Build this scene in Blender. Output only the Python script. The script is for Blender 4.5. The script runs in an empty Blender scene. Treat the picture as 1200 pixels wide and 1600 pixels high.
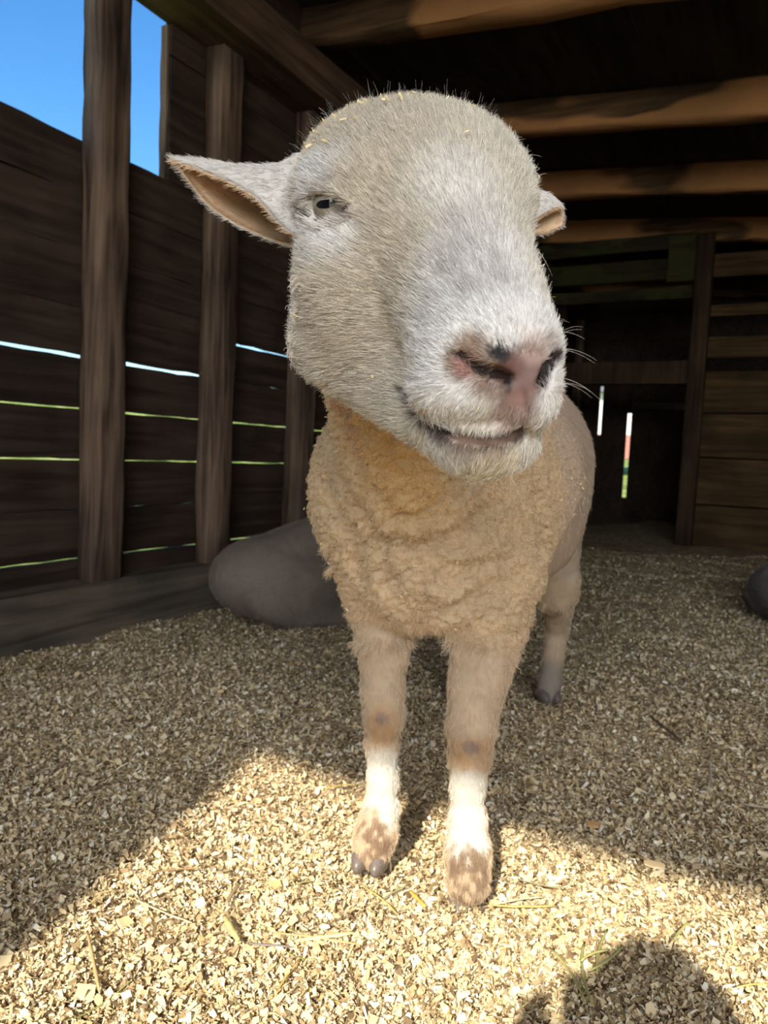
import bpy, bmesh, math, random
import numpy as np
from mathutils import Matrix, Vector

SC = bpy.context.scene
COL = SC.collection
QUICK = ''

# ------------------------------------------------------------------ camera
CAM_H = 0.62
PITCH, ROLL, YAW = math.radians(4.45), math.radians(2.6), -math.radians(28.2)
F = 1155.0                                    # focal length in pixels of a 1200 x 1600 frame
cam_rot = Matrix.Rotation(math.pi / 2 - PITCH, 3, 'X') @ Matrix.Rotation(ROLL, 3, 'Z')
cd = bpy.data.cameras.new('camera')
cam = bpy.data.objects.new('camera', cd)
COL.objects.link(cam)
cam.location = (0, 0, CAM_H)
cam.rotation_euler = cam_rot.to_euler()
cd.sensor_fit = 'VERTICAL'
cd.sensor_height = 36.0
cd.lens = 36.0 * F / 1600.0
cd.clip_start = 0.02
cd.dof.use_dof = True
cd.dof.focus_distance = 0.66
cd.dof.aperture_fstop = cd.lens / 2.4
SC.camera = cam

# ------------------------------------------------------------------ sky, sun, exposure
SUN_EL = math.radians(35.5)
SUN_TO = Vector((0.299, 0.954, 0)).normalized()          # the way sunlight travels over the ground
sun_dir = Vector((SUN_TO.x * math.cos(SUN_EL), SUN_TO.y * math.cos(SUN_EL), -math.sin(SUN_EL)))
w = bpy.data.worlds.new('sky')
SC.world = w
w.use_nodes = True
nt = w.node_tree
nt.nodes.clear()
wo = nt.nodes.new('ShaderNodeOutputWorld')
bg = nt.nodes.new('ShaderNodeBackground')
sky = nt.nodes.new('ShaderNodeTexSky')
sky.sky_type = 'NISHITA'
sky.sun_disc = False
sky.sun_elevation = SUN_EL
sky.sun_rotation = math.atan2(-SUN_TO.x, -SUN_TO.y)
sky.altitude = 300
sky.air_density = 1.0
sky.dust_density = 0.6
sky.ozone_density = 2.0
hs = nt.nodes.new('ShaderNodeHueSaturation')
hs.inputs['Saturation'].default_value = 1.32
nt.links.new(sky.outputs[0], hs.inputs['Color'])
nt.links.new(hs.outputs[0], bg.inputs[0])
bg.inputs[1].default_value = 0.245
nt.links.new(bg.outputs[0], wo.inputs[0])
sl = bpy.data.lights.new('sun', 'SUN')
sl.energy = 7.3
sl.angle = math.radians(0.9)
sl.color = (1.0, 0.88, 0.68)
so = bpy.data.objects.new('sun', sl)
so.rotation_euler = sun_dir.to_track_quat('-Z', 'Y').to_euler()
so.location = (0, -4, 6)
COL.objects.link(so)
SC.view_settings.view_transform = 'Standard'
SC.view_settings.look = 'None'
SC.view_settings.exposure = 0.12
SC.view_settings.gamma = 1.0
SC.view_settings.use_curve_mapping = False
try:
    SC.cycles.use_denoising = True
    SC.cycles.denoising_prefilter = 'FAST'
    SC.cycles.denoising_input_passes = 'RGB_ALBEDO_NORMAL'
    SC.cycles.max_bounces = 8
    SC.cycles.diffuse_bounces = 5
except Exception:
    pass


def barn(u, v, z=0.0):
    """barn axes (u across, v along the left wall) to world"""
    c, s = math.cos(YAW), math.sin(YAW)
    return (u * c - v * s, u * s + v * c, z)


# added soft area light in the doorway behind the visitor, strengthens daylight on the head
al = bpy.data.lights.new('doorway_fill', 'AREA')
al.shape = 'RECTANGLE'
al.size, al.size_y = 2.6, 0.95
al.energy = 88
al.color = (1.0, 0.97, 0.92)
ao = bpy.data.objects.new('doorway_fill', al)
ao.location = barn(1.05, -1.90, 1.72)
tgt = Vector((0.05, 0.6, 0.75)) - Vector(ao.location)
ao.rotation_euler = tgt.to_track_quat('-Z', 'Z').to_euler()
COL.objects.link(ao)

# ------------------------------------------------------------------ helpers
rng = np.random.default_rng(7)
random.seed(7)


def at(px, py, y):
    """world point seen at a pixel of the photograph, y metres ahead"""
    d = cam_rot @ Vector((px - 600, 800 - py, -F))
    t = y / d.y
    return np.array([d.x * t, y, CAM_H + d.z * t])


def empty(name, label=None, cat=None, group=None, kind=None, loc=(0, 0, 0), rz=0.0):
    o = bpy.data.objects.new(name, None)
    o.empty_display_size = 0.1
    o.location = loc
    o.rotation_euler = (0, 0, rz)
    COL.objects.link(o)
    tag(o, label, cat, group, kind)
    return o


def tag(o, label=None, cat=None, group=None, kind=None):
    if label: o['label'] = label
    if cat: o['category'] = cat
    if group: o['group'] = group
    if kind: o['kind'] = kind
    return o


def fast_mesh(name, co, faces, mat, parent=None, smooth=True, attrs=None):
    """faces: (n,4) or (n,3) int array"""
    me = bpy.data.meshes.new(name)
    co = np.ascontiguousarray(co, dtype=np.float32)
    faces = np.ascontiguousarray(faces, dtype=np.int32)
    n, k = faces.shape
    me.vertices.add(len(co))
    me.vertices.foreach_set('co', co.ravel())
    me.loops.add(n * k)
    me.loops.foreach_set('vertex_index', faces.ravel())
    me.polygons.add(n)
    me.polygons.foreach_set('loop_start', np.arange(0, n * k, k, dtype=np.int32))
    me.update(calc_edges=True)
    me.polygons.foreach_set('use_smooth', np.full(n, smooth))
    if attrs:
        for an, (dom, arr) in attrs.items():
            a = me.attributes.new(an, 'FLOAT_COLOR', dom)
            arr = np.asarray(arr, dtype=np.float32)
            if arr.shape[1] == 3:
                arr = np.concatenate([arr, np.ones((len(arr), 1), np.float32)], 1)
            a.data.foreach_set('color', np.ascontiguousarray(arr).ravel())
    if mat: me.materials.append(mat)
    o = bpy.data.objects.new(name, me)
    if parent: o.parent = parent
    COL.objects.link(o)
    return o


def new_mat(name, rough=0.8, spec=0.3):
    m = bpy.data.materials.new(name)
    m.use_nodes = True
    b = m.node_tree.nodes['Principled BSDF']
    b.inputs['Roughness'].default_value = rough
    b.inputs['Specular IOR Level'].default_value = spec
    return m, m.node_tree, b


def ramp(nt, stops):
    r = nt.nodes.new('ShaderNodeValToRGB')
    el = r.color_ramp.elements
    while len(el) < len(stops): el.new(0.5)
    for e, (p, c) in zip(el, stops):
        e.position = p
        e.color = (*c, 1)
    return r


def wood_mat(name, dark, light, axis, patch=None, moss=None, rough=0.85):
    """old timber: grain along one local axis; patch = colour of bare inner wood where bark has come off"""
    m, nt, b = new_mat(name, rough, 0.25)
    tc = nt.nodes.new('ShaderNodeTexCoord')
    oi = nt.nodes.new('ShaderNodeObjectInfo')
    mp = nt.nodes.new('ShaderNodeMapping')
    s = [14.0, 14.0, 14.0]
    s['xyz'.index(axis)] = 0.9
    mp.inputs['Scale'].default_value = s
    add = nt.nodes.new('ShaderNodeVectorMath'); add.operation = 'ADD'
    mul = nt.nodes.new('ShaderNodeVectorMath'); mul.operation = 'SCALE'
    cmb = nt.nodes.new('ShaderNodeCombineXYZ')
    for i in range(3): nt.links.new(oi.outputs['Random'], cmb.inputs[i])
    nt.links.new(cmb.outputs[0], mul.inputs[0]); mul.inputs['Scale'].default_value = 37.0
    nt.links.new(tc.outputs['Object'], add.inputs[0]); nt.links.new(mul.outputs[0], add.inputs[1])
    nt.links.new(add.outputs[0], mp.inputs['Vector'])
    n1 = nt.nodes.new('ShaderNodeTexNoise')
    n1.inputs['Scale'].default_value = 2.2; n1.inputs['Detail'].default_value = 8; n1.inputs['Distortion'].default_value = 0.6
    nt.links.new(mp.outputs[0], n1.inputs['Vector'])
    n2 = nt.nodes.new('ShaderNodeTexNoise')
    n2.inputs['Scale'].default_value = 3.0; n2.inputs['Detail'].default_value = 4
    nt.links.new(add.outputs[0], n2.inputs['Vector'])
    r1 = ramp(nt, [(0.30, dark), (0.72, light)])
    nt.links.new(n1.outputs['Fac'], r1.inputs[0])
    col = r1.outputs[0]
    mx = nt.nodes.new('ShaderNodeMix'); mx.data_type = 'RGBA'; mx.blend_type = 'MULTIPLY'
    r2 = ramp(nt, [(0.3, (0.55, 0.55, 0.55)), (0.7, (1.25, 1.2, 1.15))])
    nt.links.new(n2.outputs['Fac'], r2.inputs[0])
    mx.inputs[0].default_value = 0.9
    nt.links.new(col, mx.inputs[6]); nt.links.new(r2.outputs[0], mx.inputs[7])
    col = mx.outputs[2]
    for extra, sc, thr in ((patch, 0.75, 0.49), (moss, 2.3, 0.5)):
        if not extra: continue
        mp2 = nt.nodes.new('ShaderNodeMapping')
        s2 = [2.2, 2.2, 2.2]; s2['xyz'.index(axis)] = 0.9
        mp2.inputs['Scale'].default_value = s2
        nt.links.new(add.outputs[0], mp2.inputs['Vector'])
        n3 = nt.nodes.new('ShaderNodeTexNoise'); n3.inputs['Scale'].default_value = sc; n3.inputs['Detail'].default_value = 3
        nt.links.new(mp2.outputs[0], n3.inputs['Vector'])
        r3 = ramp(nt, [(thr, (0, 0, 0)), (thr + 0.025, (1, 1, 1))])
        nt.links.new(n3.outputs['Fac'], r3.inputs[0])
        m3 = nt.nodes.new('ShaderNodeMix'); m3.data_type = 'RGBA'
        nt.links.new(r3.outputs[0], m3.inputs[0]); nt.links.new(col, m3.inputs[6])
        g = nt.nodes.new('ShaderNodeMix'); g.data_type = 'RGBA'; g.blend_type = 'MULTIPLY'; g.inputs[0].default_value = 0.5
        g.inputs[6].default_value = (*extra, 1); nt.links.new(r2.outputs[0], g.inputs[7])
        nt.links.new(g.outputs[2], m3.inputs[7])
        col = m3.outputs[2]
    nt.links.new(col, b.inputs['Base Color'])
    bp = nt.nodes.new('ShaderNodeBump'); bp.inputs['Strength'].default_value = 0.55; bp.inputs['Distance'].default_value = 0.006
    nt.links.new(n1.outputs['Fac'], bp.inputs['Height']); nt.links.new(bp.outputs[0], b.inputs['Normal'])
    return m


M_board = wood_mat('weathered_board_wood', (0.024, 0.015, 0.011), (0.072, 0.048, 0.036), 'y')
M_post = wood_mat('weathered_post_wood', (0.040, 0.024, 0.017), (0.25, 0.175, 0.130), 'z')
M_sill = wood_mat('sill_timber_wood', (0.07, 0.058, 0.045), (0.20, 0.17, 0.13), 'y')
M_plate = wood_mat('plate_timber_wood', (0.035, 0.022, 0.014), (0.13, 0.08, 0.05), 'y')
M_rafter = wood_mat('rafter_wood', (0.04, 0.023, 0.012), (0.17, 0.10, 0.05), 'x', patch=(0.40, 0.20, 0.08))
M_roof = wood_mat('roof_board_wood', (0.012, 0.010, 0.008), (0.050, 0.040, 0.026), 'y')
M_back = wood_mat('partition_wood', (0.050, 0.030, 0.013), (0.145, 0.088, 0.040), 'x')
M_backgreen = wood_mat('mossy_partition_wood', (0.016, 0.014, 0.006), (0.050, 0.045, 0.018), 'x', moss=(0.040, 0.045, 0.014))
M_backpost = wood_mat('partition_post_wood', (0.03, 0.019, 0.012), (0.09, 0.055, 0.035), 'z')


def timber(name, parent, lo, hi, axis, mat, seg=5, wob=0.004, wane=0.0, seed=None):
    """a sawn piece with slightly wandering edges; lo/hi in barn axes, its long side along axis 0/1/2"""
    rr = random.Random(seed if seed is not None else hash((round(lo[0], 3), round(lo[1], 3), round(lo[2], 3))) & 0xffff)
    lo, hi = Vector(lo), Vector(hi)
    c = (lo + hi) / 2
    hx = (hi - lo) / 2
    a = axis
    b_, c_ = [i for i in range(3) if i != a]
    prof = [(-1, -1), (1, -1), (1, 1), (-1, 1)]
    if wane:
        w_ = wane
        prof = [(-1 + w_, -1), (1 - w_, -1), (1, -1 + w_), (1, 1 - w_), (1 - w_, 1), (-1 + w_, 1), (-1, 1 - w_), (-1, -1 + w_)]
    k = len(prof)
    vs = []
    for i in range(seg + 1):
        t = -1 + 2 * i / seg
        for (p, q) in prof:
            v = Vector((0, 0, 0))
            v[a] = t * hx[a]
            v[b_] = p * hx[b_] + rr.uniform(-wob, wob)
            v[c_] = q * hx[c_] + rr.uniform(-wob, wob)
            vs.append(v)
    fs = []
    for i in range(seg):
        for j in range(k):
            fs.append((i * k + j, i * k + (j + 1) % k, (i + 1) * k + (j + 1) % k, (i + 1) * k + j))
    fs.append(tuple(reversed(range(k))))
    fs.append(tuple(range(seg * k, seg * k + k)))
    me = bpy.data.meshes.new(name)
    me.from_pydata(vs, [], fs)
    bm = bmesh.new(); bm.from_mesh(me); bmesh.ops.recalc_face_normals(bm, faces=bm.faces); bm.to_mesh(me); bm.free()
    me.materials.append(mat)
    if wane: me.polygons.foreach_set('use_smooth', [True] * len(me.polygons))
    o = bpy.data.objects.new(name, me)
    o.location = c
    o.parent = parent
    COL.objects.link(o)
    return o


def struct(name, label=None):
    return empty(name, label, None, None, 'structure', rz=YAW)


# ------------------------------------------------------------------ ground outside
def grass_mat():
    m, nt, b = new_mat('pasture_grass', 0.9, 0.2)
    n = nt.nodes.new('ShaderNodeTexNoise'); n.inputs['Scale'].default_value = 3.0; n.inputs['Detail'].default_value = 9
    tc = nt.nodes.new('ShaderNodeTexCoord'); nt.links.new(tc.outputs['Object'], n.inputs['Vector'])
    r = ramp(nt, [(0.3, (0.06, 0.10, 0.015)), (0.5, (0.24, 0.33, 0.06)), (0.75, (0.52, 0.56, 0.24))])
    nt.links.new(n.outputs['Fac'], r.inputs[0]); nt.links.new(r.outputs[0], b.inputs['Base Color'])
    return m


def yard_mat():
    m, nt, b = new_mat('sunlit_yard_gravel', 0.95, 0.2)
    n = nt.nodes.new('ShaderNodeTexNoise'); n.inputs['Scale'].default_value = 40.0; n.inputs['Detail'].default_value = 6
    tc = nt.nodes.new('ShaderNodeTexCoord'); nt.links.new(tc.outputs['Object'], n.inputs['Vector'])
    r = ramp(nt, [(0.3, (0.42, 0.39, 0.34)), (0.7, (0.72, 0.68, 0.60))])
    nt.links.new(n.outputs['Fac'], r.inputs[0]); nt.links.new(r.outputs[0], b.inputs['Base Color'])
    return m


def terrain():
    n = 70
    xs = np.linspace(-1, 1, n) ** 3 * 140
    X, Y = np.meshgrid(xs, xs, indexing='ij')
    d = np.hypot(X, Y)
    Z = -0.10 + np.clip(d - 12, 0, None) * 0.085 + np.where(d > 14, np.sin(X * 0.13) * np.cos(Y * 0.11) * 0.8, 0)
    co = np.stack([X, Y, Z], -1).reshape(-1, 3)
    i = np.arange(n - 1)
    I, J = np.meshgrid(i, i, indexing='ij')
    a = (I * n + J).ravel()
    fs = np.stack([a, a + n, a + n + 1, a + 1], 1)
    o = fast_mesh('pasture', co, fs, grass_mat())
    tag(o, kind='structure')
    # bare yard in front of the barn door
    k = 30
    g = np.linspace(0, 1, k)
    U, V = np.meshgrid(-3.5 + g * 9, -12 + g * 10.05, indexing='ij')
    c, s = math.cos(YAW), math.sin(YAW)
    Zy = -0.045 + 0.01 * np.sin(U * 3) * np.cos(V * 2.3)
    co = np.stack([U * c - V * s, U * s + V * c, Zy], -1).reshape(-1, 3)
    i = np.arange(k - 1)
    I, J = np.meshgrid(i, i, indexing='ij')
    a = (I * k + J).ravel()
    o = fast_mesh('yard', co, np.stack([a, a + k, a + k + 1, a + 1], 1), yard_mat())
    tag(o, kind='structure')


terrain()

# ------------------------------------------------------------------ left wall
U_IN, U_BD = -2.0, -2.1
V0, V1 = -1.95, 8.35
wl = struct('wall_left', 'dark board wall with open unboarded bay and daylight through the cracks')
timber('sill_beam', wl, (-2.13, V0, -0.16), (U_IN, V1, 0.146), 1, M_sill, 30, 0.005, seed=3)
posts = [-1.35, -0.75, -0.15, 0.45, 1.08, 1.70, 2.27, 2.86, 3.45, 4.05, 4.65, 5.25, 5.85, 6.5, 7.3, 8.1]
for i, v in enumerate(posts):
    timber('post', wl, (-2.088, v, 0.146), (U_IN, v + 0.125, 2.155), 2, M_post, 12, 0.006, wane=0.14, seed=40 + i)
timber('top_plate', wl, (-2.12, V0, 2.155), (-1.885, V1, 2.335), 1, M_plate, 24, 0.006, seed=5)
# rows: bottom z of crack above each board, crack height for v<2.35 and beyond
zc = [0.217, 0.388, 0.556, 0.728, 0.903, 1.062, 1.250, 1.431, 1.600]
gapA = [0.008, 0.0022, 0.006, 0.007, 0.014, 0.001, 0.001, 0.001, 0]
gapB = [0.008, 0.001, 0.006, 0.008, 0.002, 0.012, 0.001, 0.001, 0.001]
cuts = [V0, 0.51, 2.335, 4.11, 5.91, V1]
for s in range(len(cuts) - 1):
    va, vb = cuts[s], cuts[s + 1]
    gp = gapA if s < 2 else gapB
    zb = 0.02
    for i, zt in enumerate(zc):
        g = gp[i]
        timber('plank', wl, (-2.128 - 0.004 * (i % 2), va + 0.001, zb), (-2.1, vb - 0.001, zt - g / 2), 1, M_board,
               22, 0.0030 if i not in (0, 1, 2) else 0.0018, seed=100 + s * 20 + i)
        zb = zt + g / 2
    # boards above the opening sill
    starts = va if s >= 2 else None
    up = [(1.602, 1.7455), (1.747, 1.889), (1.893, 2.048), (2.053, 2.20)]
    if s == 1:
        for j, (a, b) in enumerate(up):
            timber('plank', wl, (-2.13, 2.10, a), (-2.1, vb - 0.001, b), 1, M_board, 3, 0.002, seed=300 + j)
    elif s >= 2:
        for j, (a, b) in enumerate(up):
            timber('plank', wl, (-2.13, va + .001, a), (-2.1, vb - 0.001, b), 1, M_board, 8, 0.002, seed=320 + s * 5 + j)
# narrow weathered trim that closes the opening
timber('trim_board', wl, (-2.140, 2.088, 1.59), (-2.112, 2.102, 2.155), 2, M_post, 8, 0.0025, seed=9)
# eave boards above the plate, one crack between them
for j, (a, b) in enumerate([(V0, 0.9), (0.9, 3.122), (3.134, 5.6), (5.6, V1)]):
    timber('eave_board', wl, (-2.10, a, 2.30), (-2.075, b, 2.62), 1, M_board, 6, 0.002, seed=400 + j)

# ------------------------------------------------------------------ right and front walls
wr = struct('wall_right')
zb = -0.02
for i in range(12):
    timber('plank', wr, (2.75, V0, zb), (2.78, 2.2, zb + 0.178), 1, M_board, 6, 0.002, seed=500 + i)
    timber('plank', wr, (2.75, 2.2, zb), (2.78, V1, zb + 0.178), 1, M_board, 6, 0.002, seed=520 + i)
    zb += 0.181
for i, v in enumerate([-1.6, -0.4, 0.8, 2.0, 3.2, 4.4, 5.6, 6.9, 8.1]):
    timber('post', wr, (2.64, v, -0.02), (2.75, v + 0.12, 2.10), 2, M_post, 6, 0.005, wane=0.14, seed=550 + i)

JAMB_U, HEAD_Z = -0.315, 2.285
wf = struct('wall_front')
for i in range(14):
    z0 = -0.05 + i * 0.20
    timber('plank', wf, (-2.13, -1.98, z0), (JAMB_U, -1.95, z0 + 0.198), 0, M_board, 4, 0.001, seed=600 + i)
for i in range(2):
    z0 = HEAD_Z + i * 0.16
    timber('plank', wf, (JAMB_U + 0.002, -1.98, z0), (2.78, -1.95, z0 + 0.158), 0, M_board, 6, 0.001, seed=620 + i)
timber('jamb_post', wf, (JAMB_U - 0.11, -1.95, -0.05), (JAMB_U, -1.83, 2.3), 2, M_post, 6, 0.002, seed=640)

# ------------------------------------------------------------------ roof
def roof_z(u):
    return 2.455 - 0.088 * (u + 2)


ce = struct('ceiling', 'dark roof boards over heavy rafters')


def slope_timber(name, parent, ua, ub, v0, v1, dz0, dz1, mat, seg, wob, wane=0.0, seed=1):
    o = timber(name, parent, (ua, v0, 0), (ub, v1, dz1 - dz0), 0, mat, seg, wob, wane, seed)
    me = o.data
    for vtx in me.vertices:
        u = vtx.co.x + o.location.x
        vtx.co.z += roof_z(u) + dz0
    return o


rafters = [-1.6, -0.45, 0.70, 1.85, 2.87, 3.97, 5.02, 6.12, 7.2, 8.1]
for i, v in enumerate(rafters):
    slope_timber('rafter', ce, -2.25, 2.85, v, v + 0.12, 0.0, 0.165, M_rafter, 16, 0.010, wane=0.16, seed=700 + i)
nb = 26
for i in range(nb):
    ua = -2.35 + i * 0.205
    o = timber('roof_board', ce, (ua, -1.99, 0), (ua + 0.203, V1 + 0.2, 0.022), 1, M_roof, 6, 0.0015, seed=800 + i)
    for vtx in o.data.vertices:
        vtx.co.z += roof_z(vtx.co.x + o.location.x) + 0.165

# ------------------------------------------------------------------ partition with the low doorway, and the far wall
wb = struct('wall_back', 'plank partition with a low doorway')
VB = 6.10
timber('post', wb, (-0.695, VB - 0.07, -0.05), (-0.575, VB + 0.05, 2.36), 2, M_backpost, 8, 0.004, wane=0.1, seed=900)
timber('post', wb, (-2.08, VB - 0.05, -0.05), (-1.97, VB + 0.05, 2.36), 2, M_backpost, 8, 0.004, seed=901)
timber('lintel_beam', wb, (-2.0, VB - 0.04, 1.262), (-0.697, VB + 0.06, 1.43), 0, M_backpost, 8, 0.004, seed=902)
for j, (a, b) in enumerate([(2.285, 2.40), (2.06, 2.215), (1.91, 2.0)]):
    timber('plank', wb, (-2.0, VB, a), (-0.70, VB + 0.03, b), 0, M_backgreen, 6, 0.004, seed=910 + j)
timber('gusset_board', wb, (-0.90, VB - 0.03, 2.03), (-0.70, VB - 0.002, 2.37), 2, M_backgreen, 3, 0.003, seed=915)
for j, (a, b) in enumerate([(-0.05, 0.345), (0.355, 0.70), (0.712, 1.035), (1.048, 1.352), (1.455, 1.61), (1.765, 1.845), (2.05, 2.215)]):
    timber('plank', wb, (-0.573, VB, a), (2.75, VB + 0.03, b), 0, M_back, 8, 0.003, seed=920 + j)
for j, uu in enumerate([0.9, 2.2]):
    timber('post', wb, (uu, VB + 0.03, -0.05), (uu + 0.1, VB + 0.12, 2.2), 2, M_backpost, 6, 0.004, seed=940 + j)

wbo = struct('wall_far')
VF = 8.30
uu = -2.13
k = 0
while uu < 2.78:
    wd = 0.19 + 0.03 * math.sin(k * 2.1)
    z0 = -0.05
    ub = min(uu + wd, 2.78)
    if uu < -1.80 < ub: ub = -1.835
    if uu < -1.52 < ub: ub = -1.53                        # crack beside the far door
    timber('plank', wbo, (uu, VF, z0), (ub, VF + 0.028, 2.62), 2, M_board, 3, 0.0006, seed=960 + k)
    if ub == -1.835:
        timber('plank', wbo, (-1.835, VF, -0.05), (-1.80, VF + 0.028, 0.94), 2, M_board, 2, 0.001, seed=988)
        timber('plank', wbo, (-1.835, VF, 1.47), (-1.80, VF + 0.028, 2.62), 2, M_board, 2, 0.001, seed=989)
        uu = -1.80
    elif ub == -1.53:
        timber('plank', wbo, (-1.53, VF, -0.05), (-1.485, VF + 0.028, 0.27), 2, M_board, 2, 0.001, seed=990)
        timber('plank', wbo, (-1.53, VF, 1.18), (-1.485, VF + 0.028, 2.62), 2, M_board, 2, 0.001, seed=991)
        uu = -1.485
    else:
        uu = ub + 0.0005
    k += 1
timber('rail', wbo, (-1.48, VF - 0.05, 1.22), (-0.95, VF - 0.002, 1.29), 0, M_sill, 4, 0.002, seed=992)

# ------------------------------------------------------------------ numpy noise
_perm = np.random.default_rng(3).random(4096).astype(np.float32)


def vnoise(P, seed=0):
    """smooth value noise in 0..1 over (n,3) points"""
    P = np.asarray(P, np.float32)
    i = np.floor(P).astype(np.int64)
    f = P - i
    f = f * f * (3 - 2 * f)
    out = np.zeros(len(P), np.float32)
    for dx in (0, 1):
        wx = f[:, 0] if dx else 1 - f[:, 0]
        for dy in (0, 1):
            wy = f[:, 1] if dy else 1 - f[:, 1]
            for dz in (0, 1):
                wz = f[:, 2] if dz else 1 - f[:, 2]
                h = ((i[:, 0] + dx) * 73856093) ^ ((i[:, 1] + dy) * 19349663) ^ ((i[:, 2] + dz) * 83492791) ^ (seed * 2654435)
                out += wx * wy * wz * _perm[(h ^ (h >> 13)) & 4095]
    return out


def vnoise3(P, seed=0):
    return np.stack([vnoise(P, seed), vnoise(P + 31.7, seed + 1), vnoise(P - 17.3, seed + 2)], 1) * 2 - 1


def sstep(a, b, x):
    t = np.clip((x - a) / (b - a), 0, 1)
    return t * t * (3 - 2 * t)


# ------------------------------------------------------------------ bedding
def ground_z(x, y):
    x = np.asarray(x, np.float64); y = np.asarray(y, np.float64)
    c, s = math.cos(YAW), math.sin(YAW)
    u = x * c + y * s
    P = np.stack([x, y, np.zeros_like(x)], -1).reshape(-1, 3)
    b = (vnoise(P * 4.2, 11) - 0.5) * 0.034 + (vnoise(P * 11, 12) - 0.5) * 0.014 + (vnoise(P * 30, 13) - 0.5) * 0.007
    b = b.reshape(x.shape)
    near = np.exp(-(((x - 0.07) / 0.16) ** 2 + ((y - 1.02) / 0.13) ** 2))
    b = b * (1 - 0.8 * near)
    rise = 0.045 * sstep(1.25, 1.75, y) * sstep(-1.75, -1.1, u)
    return b + rise - 0.03 * sstep(-1.35, -1.9, u) - 0.012


def bedding_mat():
    m, nt, b = new_mat('packed_wood_shavings', 0.95, 0.1)
    tc = nt.nodes.new('ShaderNodeTexCoord')
    v = nt.nodes.new('ShaderNodeTexVoronoi'); v.inputs['Scale'].default_value = 110
    n = nt.nodes.new('ShaderNodeTexNoise'); n.inputs['Scale'].default_value = 12; n.inputs['Detail'].default_value = 6
    nt.links.new(tc.outputs['Object'], v.inputs['Vector']); nt.links.new(tc.outputs['Object'], n.inputs['Vector'])
    sep = nt.nodes.new('ShaderNodeSeparateColor'); nt.links.new(v.outputs['Color'], sep.inputs[0])
    r = ramp(nt, [(0.0, (0.22, 0.16, 0.09)), (0.5, (0.46, 0.36, 0.22)), (1.0, (0.74, 0.62, 0.42))])
    nt.links.new(sep.outputs[0], r.inputs[0])
    mx = nt.nodes.new('ShaderNodeMix'); mx.data_type = 'RGBA'; mx.blend_type = 'MULTIPLY'; mx.inputs[0].default_value = 0.6
    r2 = ramp(nt, [(0.3, (0.5, 0.48, 0.45)), (0.6, (1, 1, 1))])
    nt.links.new(n.outputs['Fac'], r2.inputs[0])
    nt.links.new(r.outputs[0], mx.inputs[6]); nt.links.new(r2.outputs[0], mx.inputs[7])
    nt.links.new(mx.outputs[2], b.inputs['Base Color'])
    bp = nt.nodes.new('ShaderNodeBump'); bp.inputs['Strength'].default_value = 1.0; bp.inputs['Distance'].default_value = 0.006
    nt.links.new(v.outputs['Distance'], bp.inputs['Height']); nt.links.new(bp.outputs[0], b.inputs['Normal'])
    return m


def build_floor():
    # barn rectangle, finer near the sheep
    us = np.unique(np.round(np.concatenate([np.arange(-2.05, 2.75, 0.03)]), 4))
    vs = np.unique(np.round(np.concatenate([np.arange(-1.95, 3.2, 0.03), np.arange(3.2, 8.3, 0.08)]), 4))
    U, V = np.meshgrid(us, vs, indexing='ij')
    c, s = math.cos(YAW), math.sin(YAW)
    X, Y = U * c - V * s, U * s + V * c
    Z = ground_z(X, Y)
    co = np.stack([X, Y, Z], -1).reshape(-1, 3)
    nu, nv = len(us), len(vs)
    I, J = np.meshgrid(np.arange(nu - 1), np.arange(nv - 1), indexing='ij')
    a = (I * nv + J).ravel()
    o = fast_mesh('floor', co, np.stack([a, a + nv, a + nv + 1, a + 1], 1), bedding_mat())
    tag(o, 'deep pale wood shaving bedding over the barn floor', None, None, 'structure')


build_floor()


def attr_mat(name, attr, rough=0.8, spec=0.2, sub=0.0):
    m, nt, b = new_mat(name, rough, spec)
    a = nt.nodes.new('ShaderNodeAttribute'); a.attribute_name = attr
    nt.links.new(a.outputs['Color'], b.inputs['Base Color'])
    return m


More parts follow.
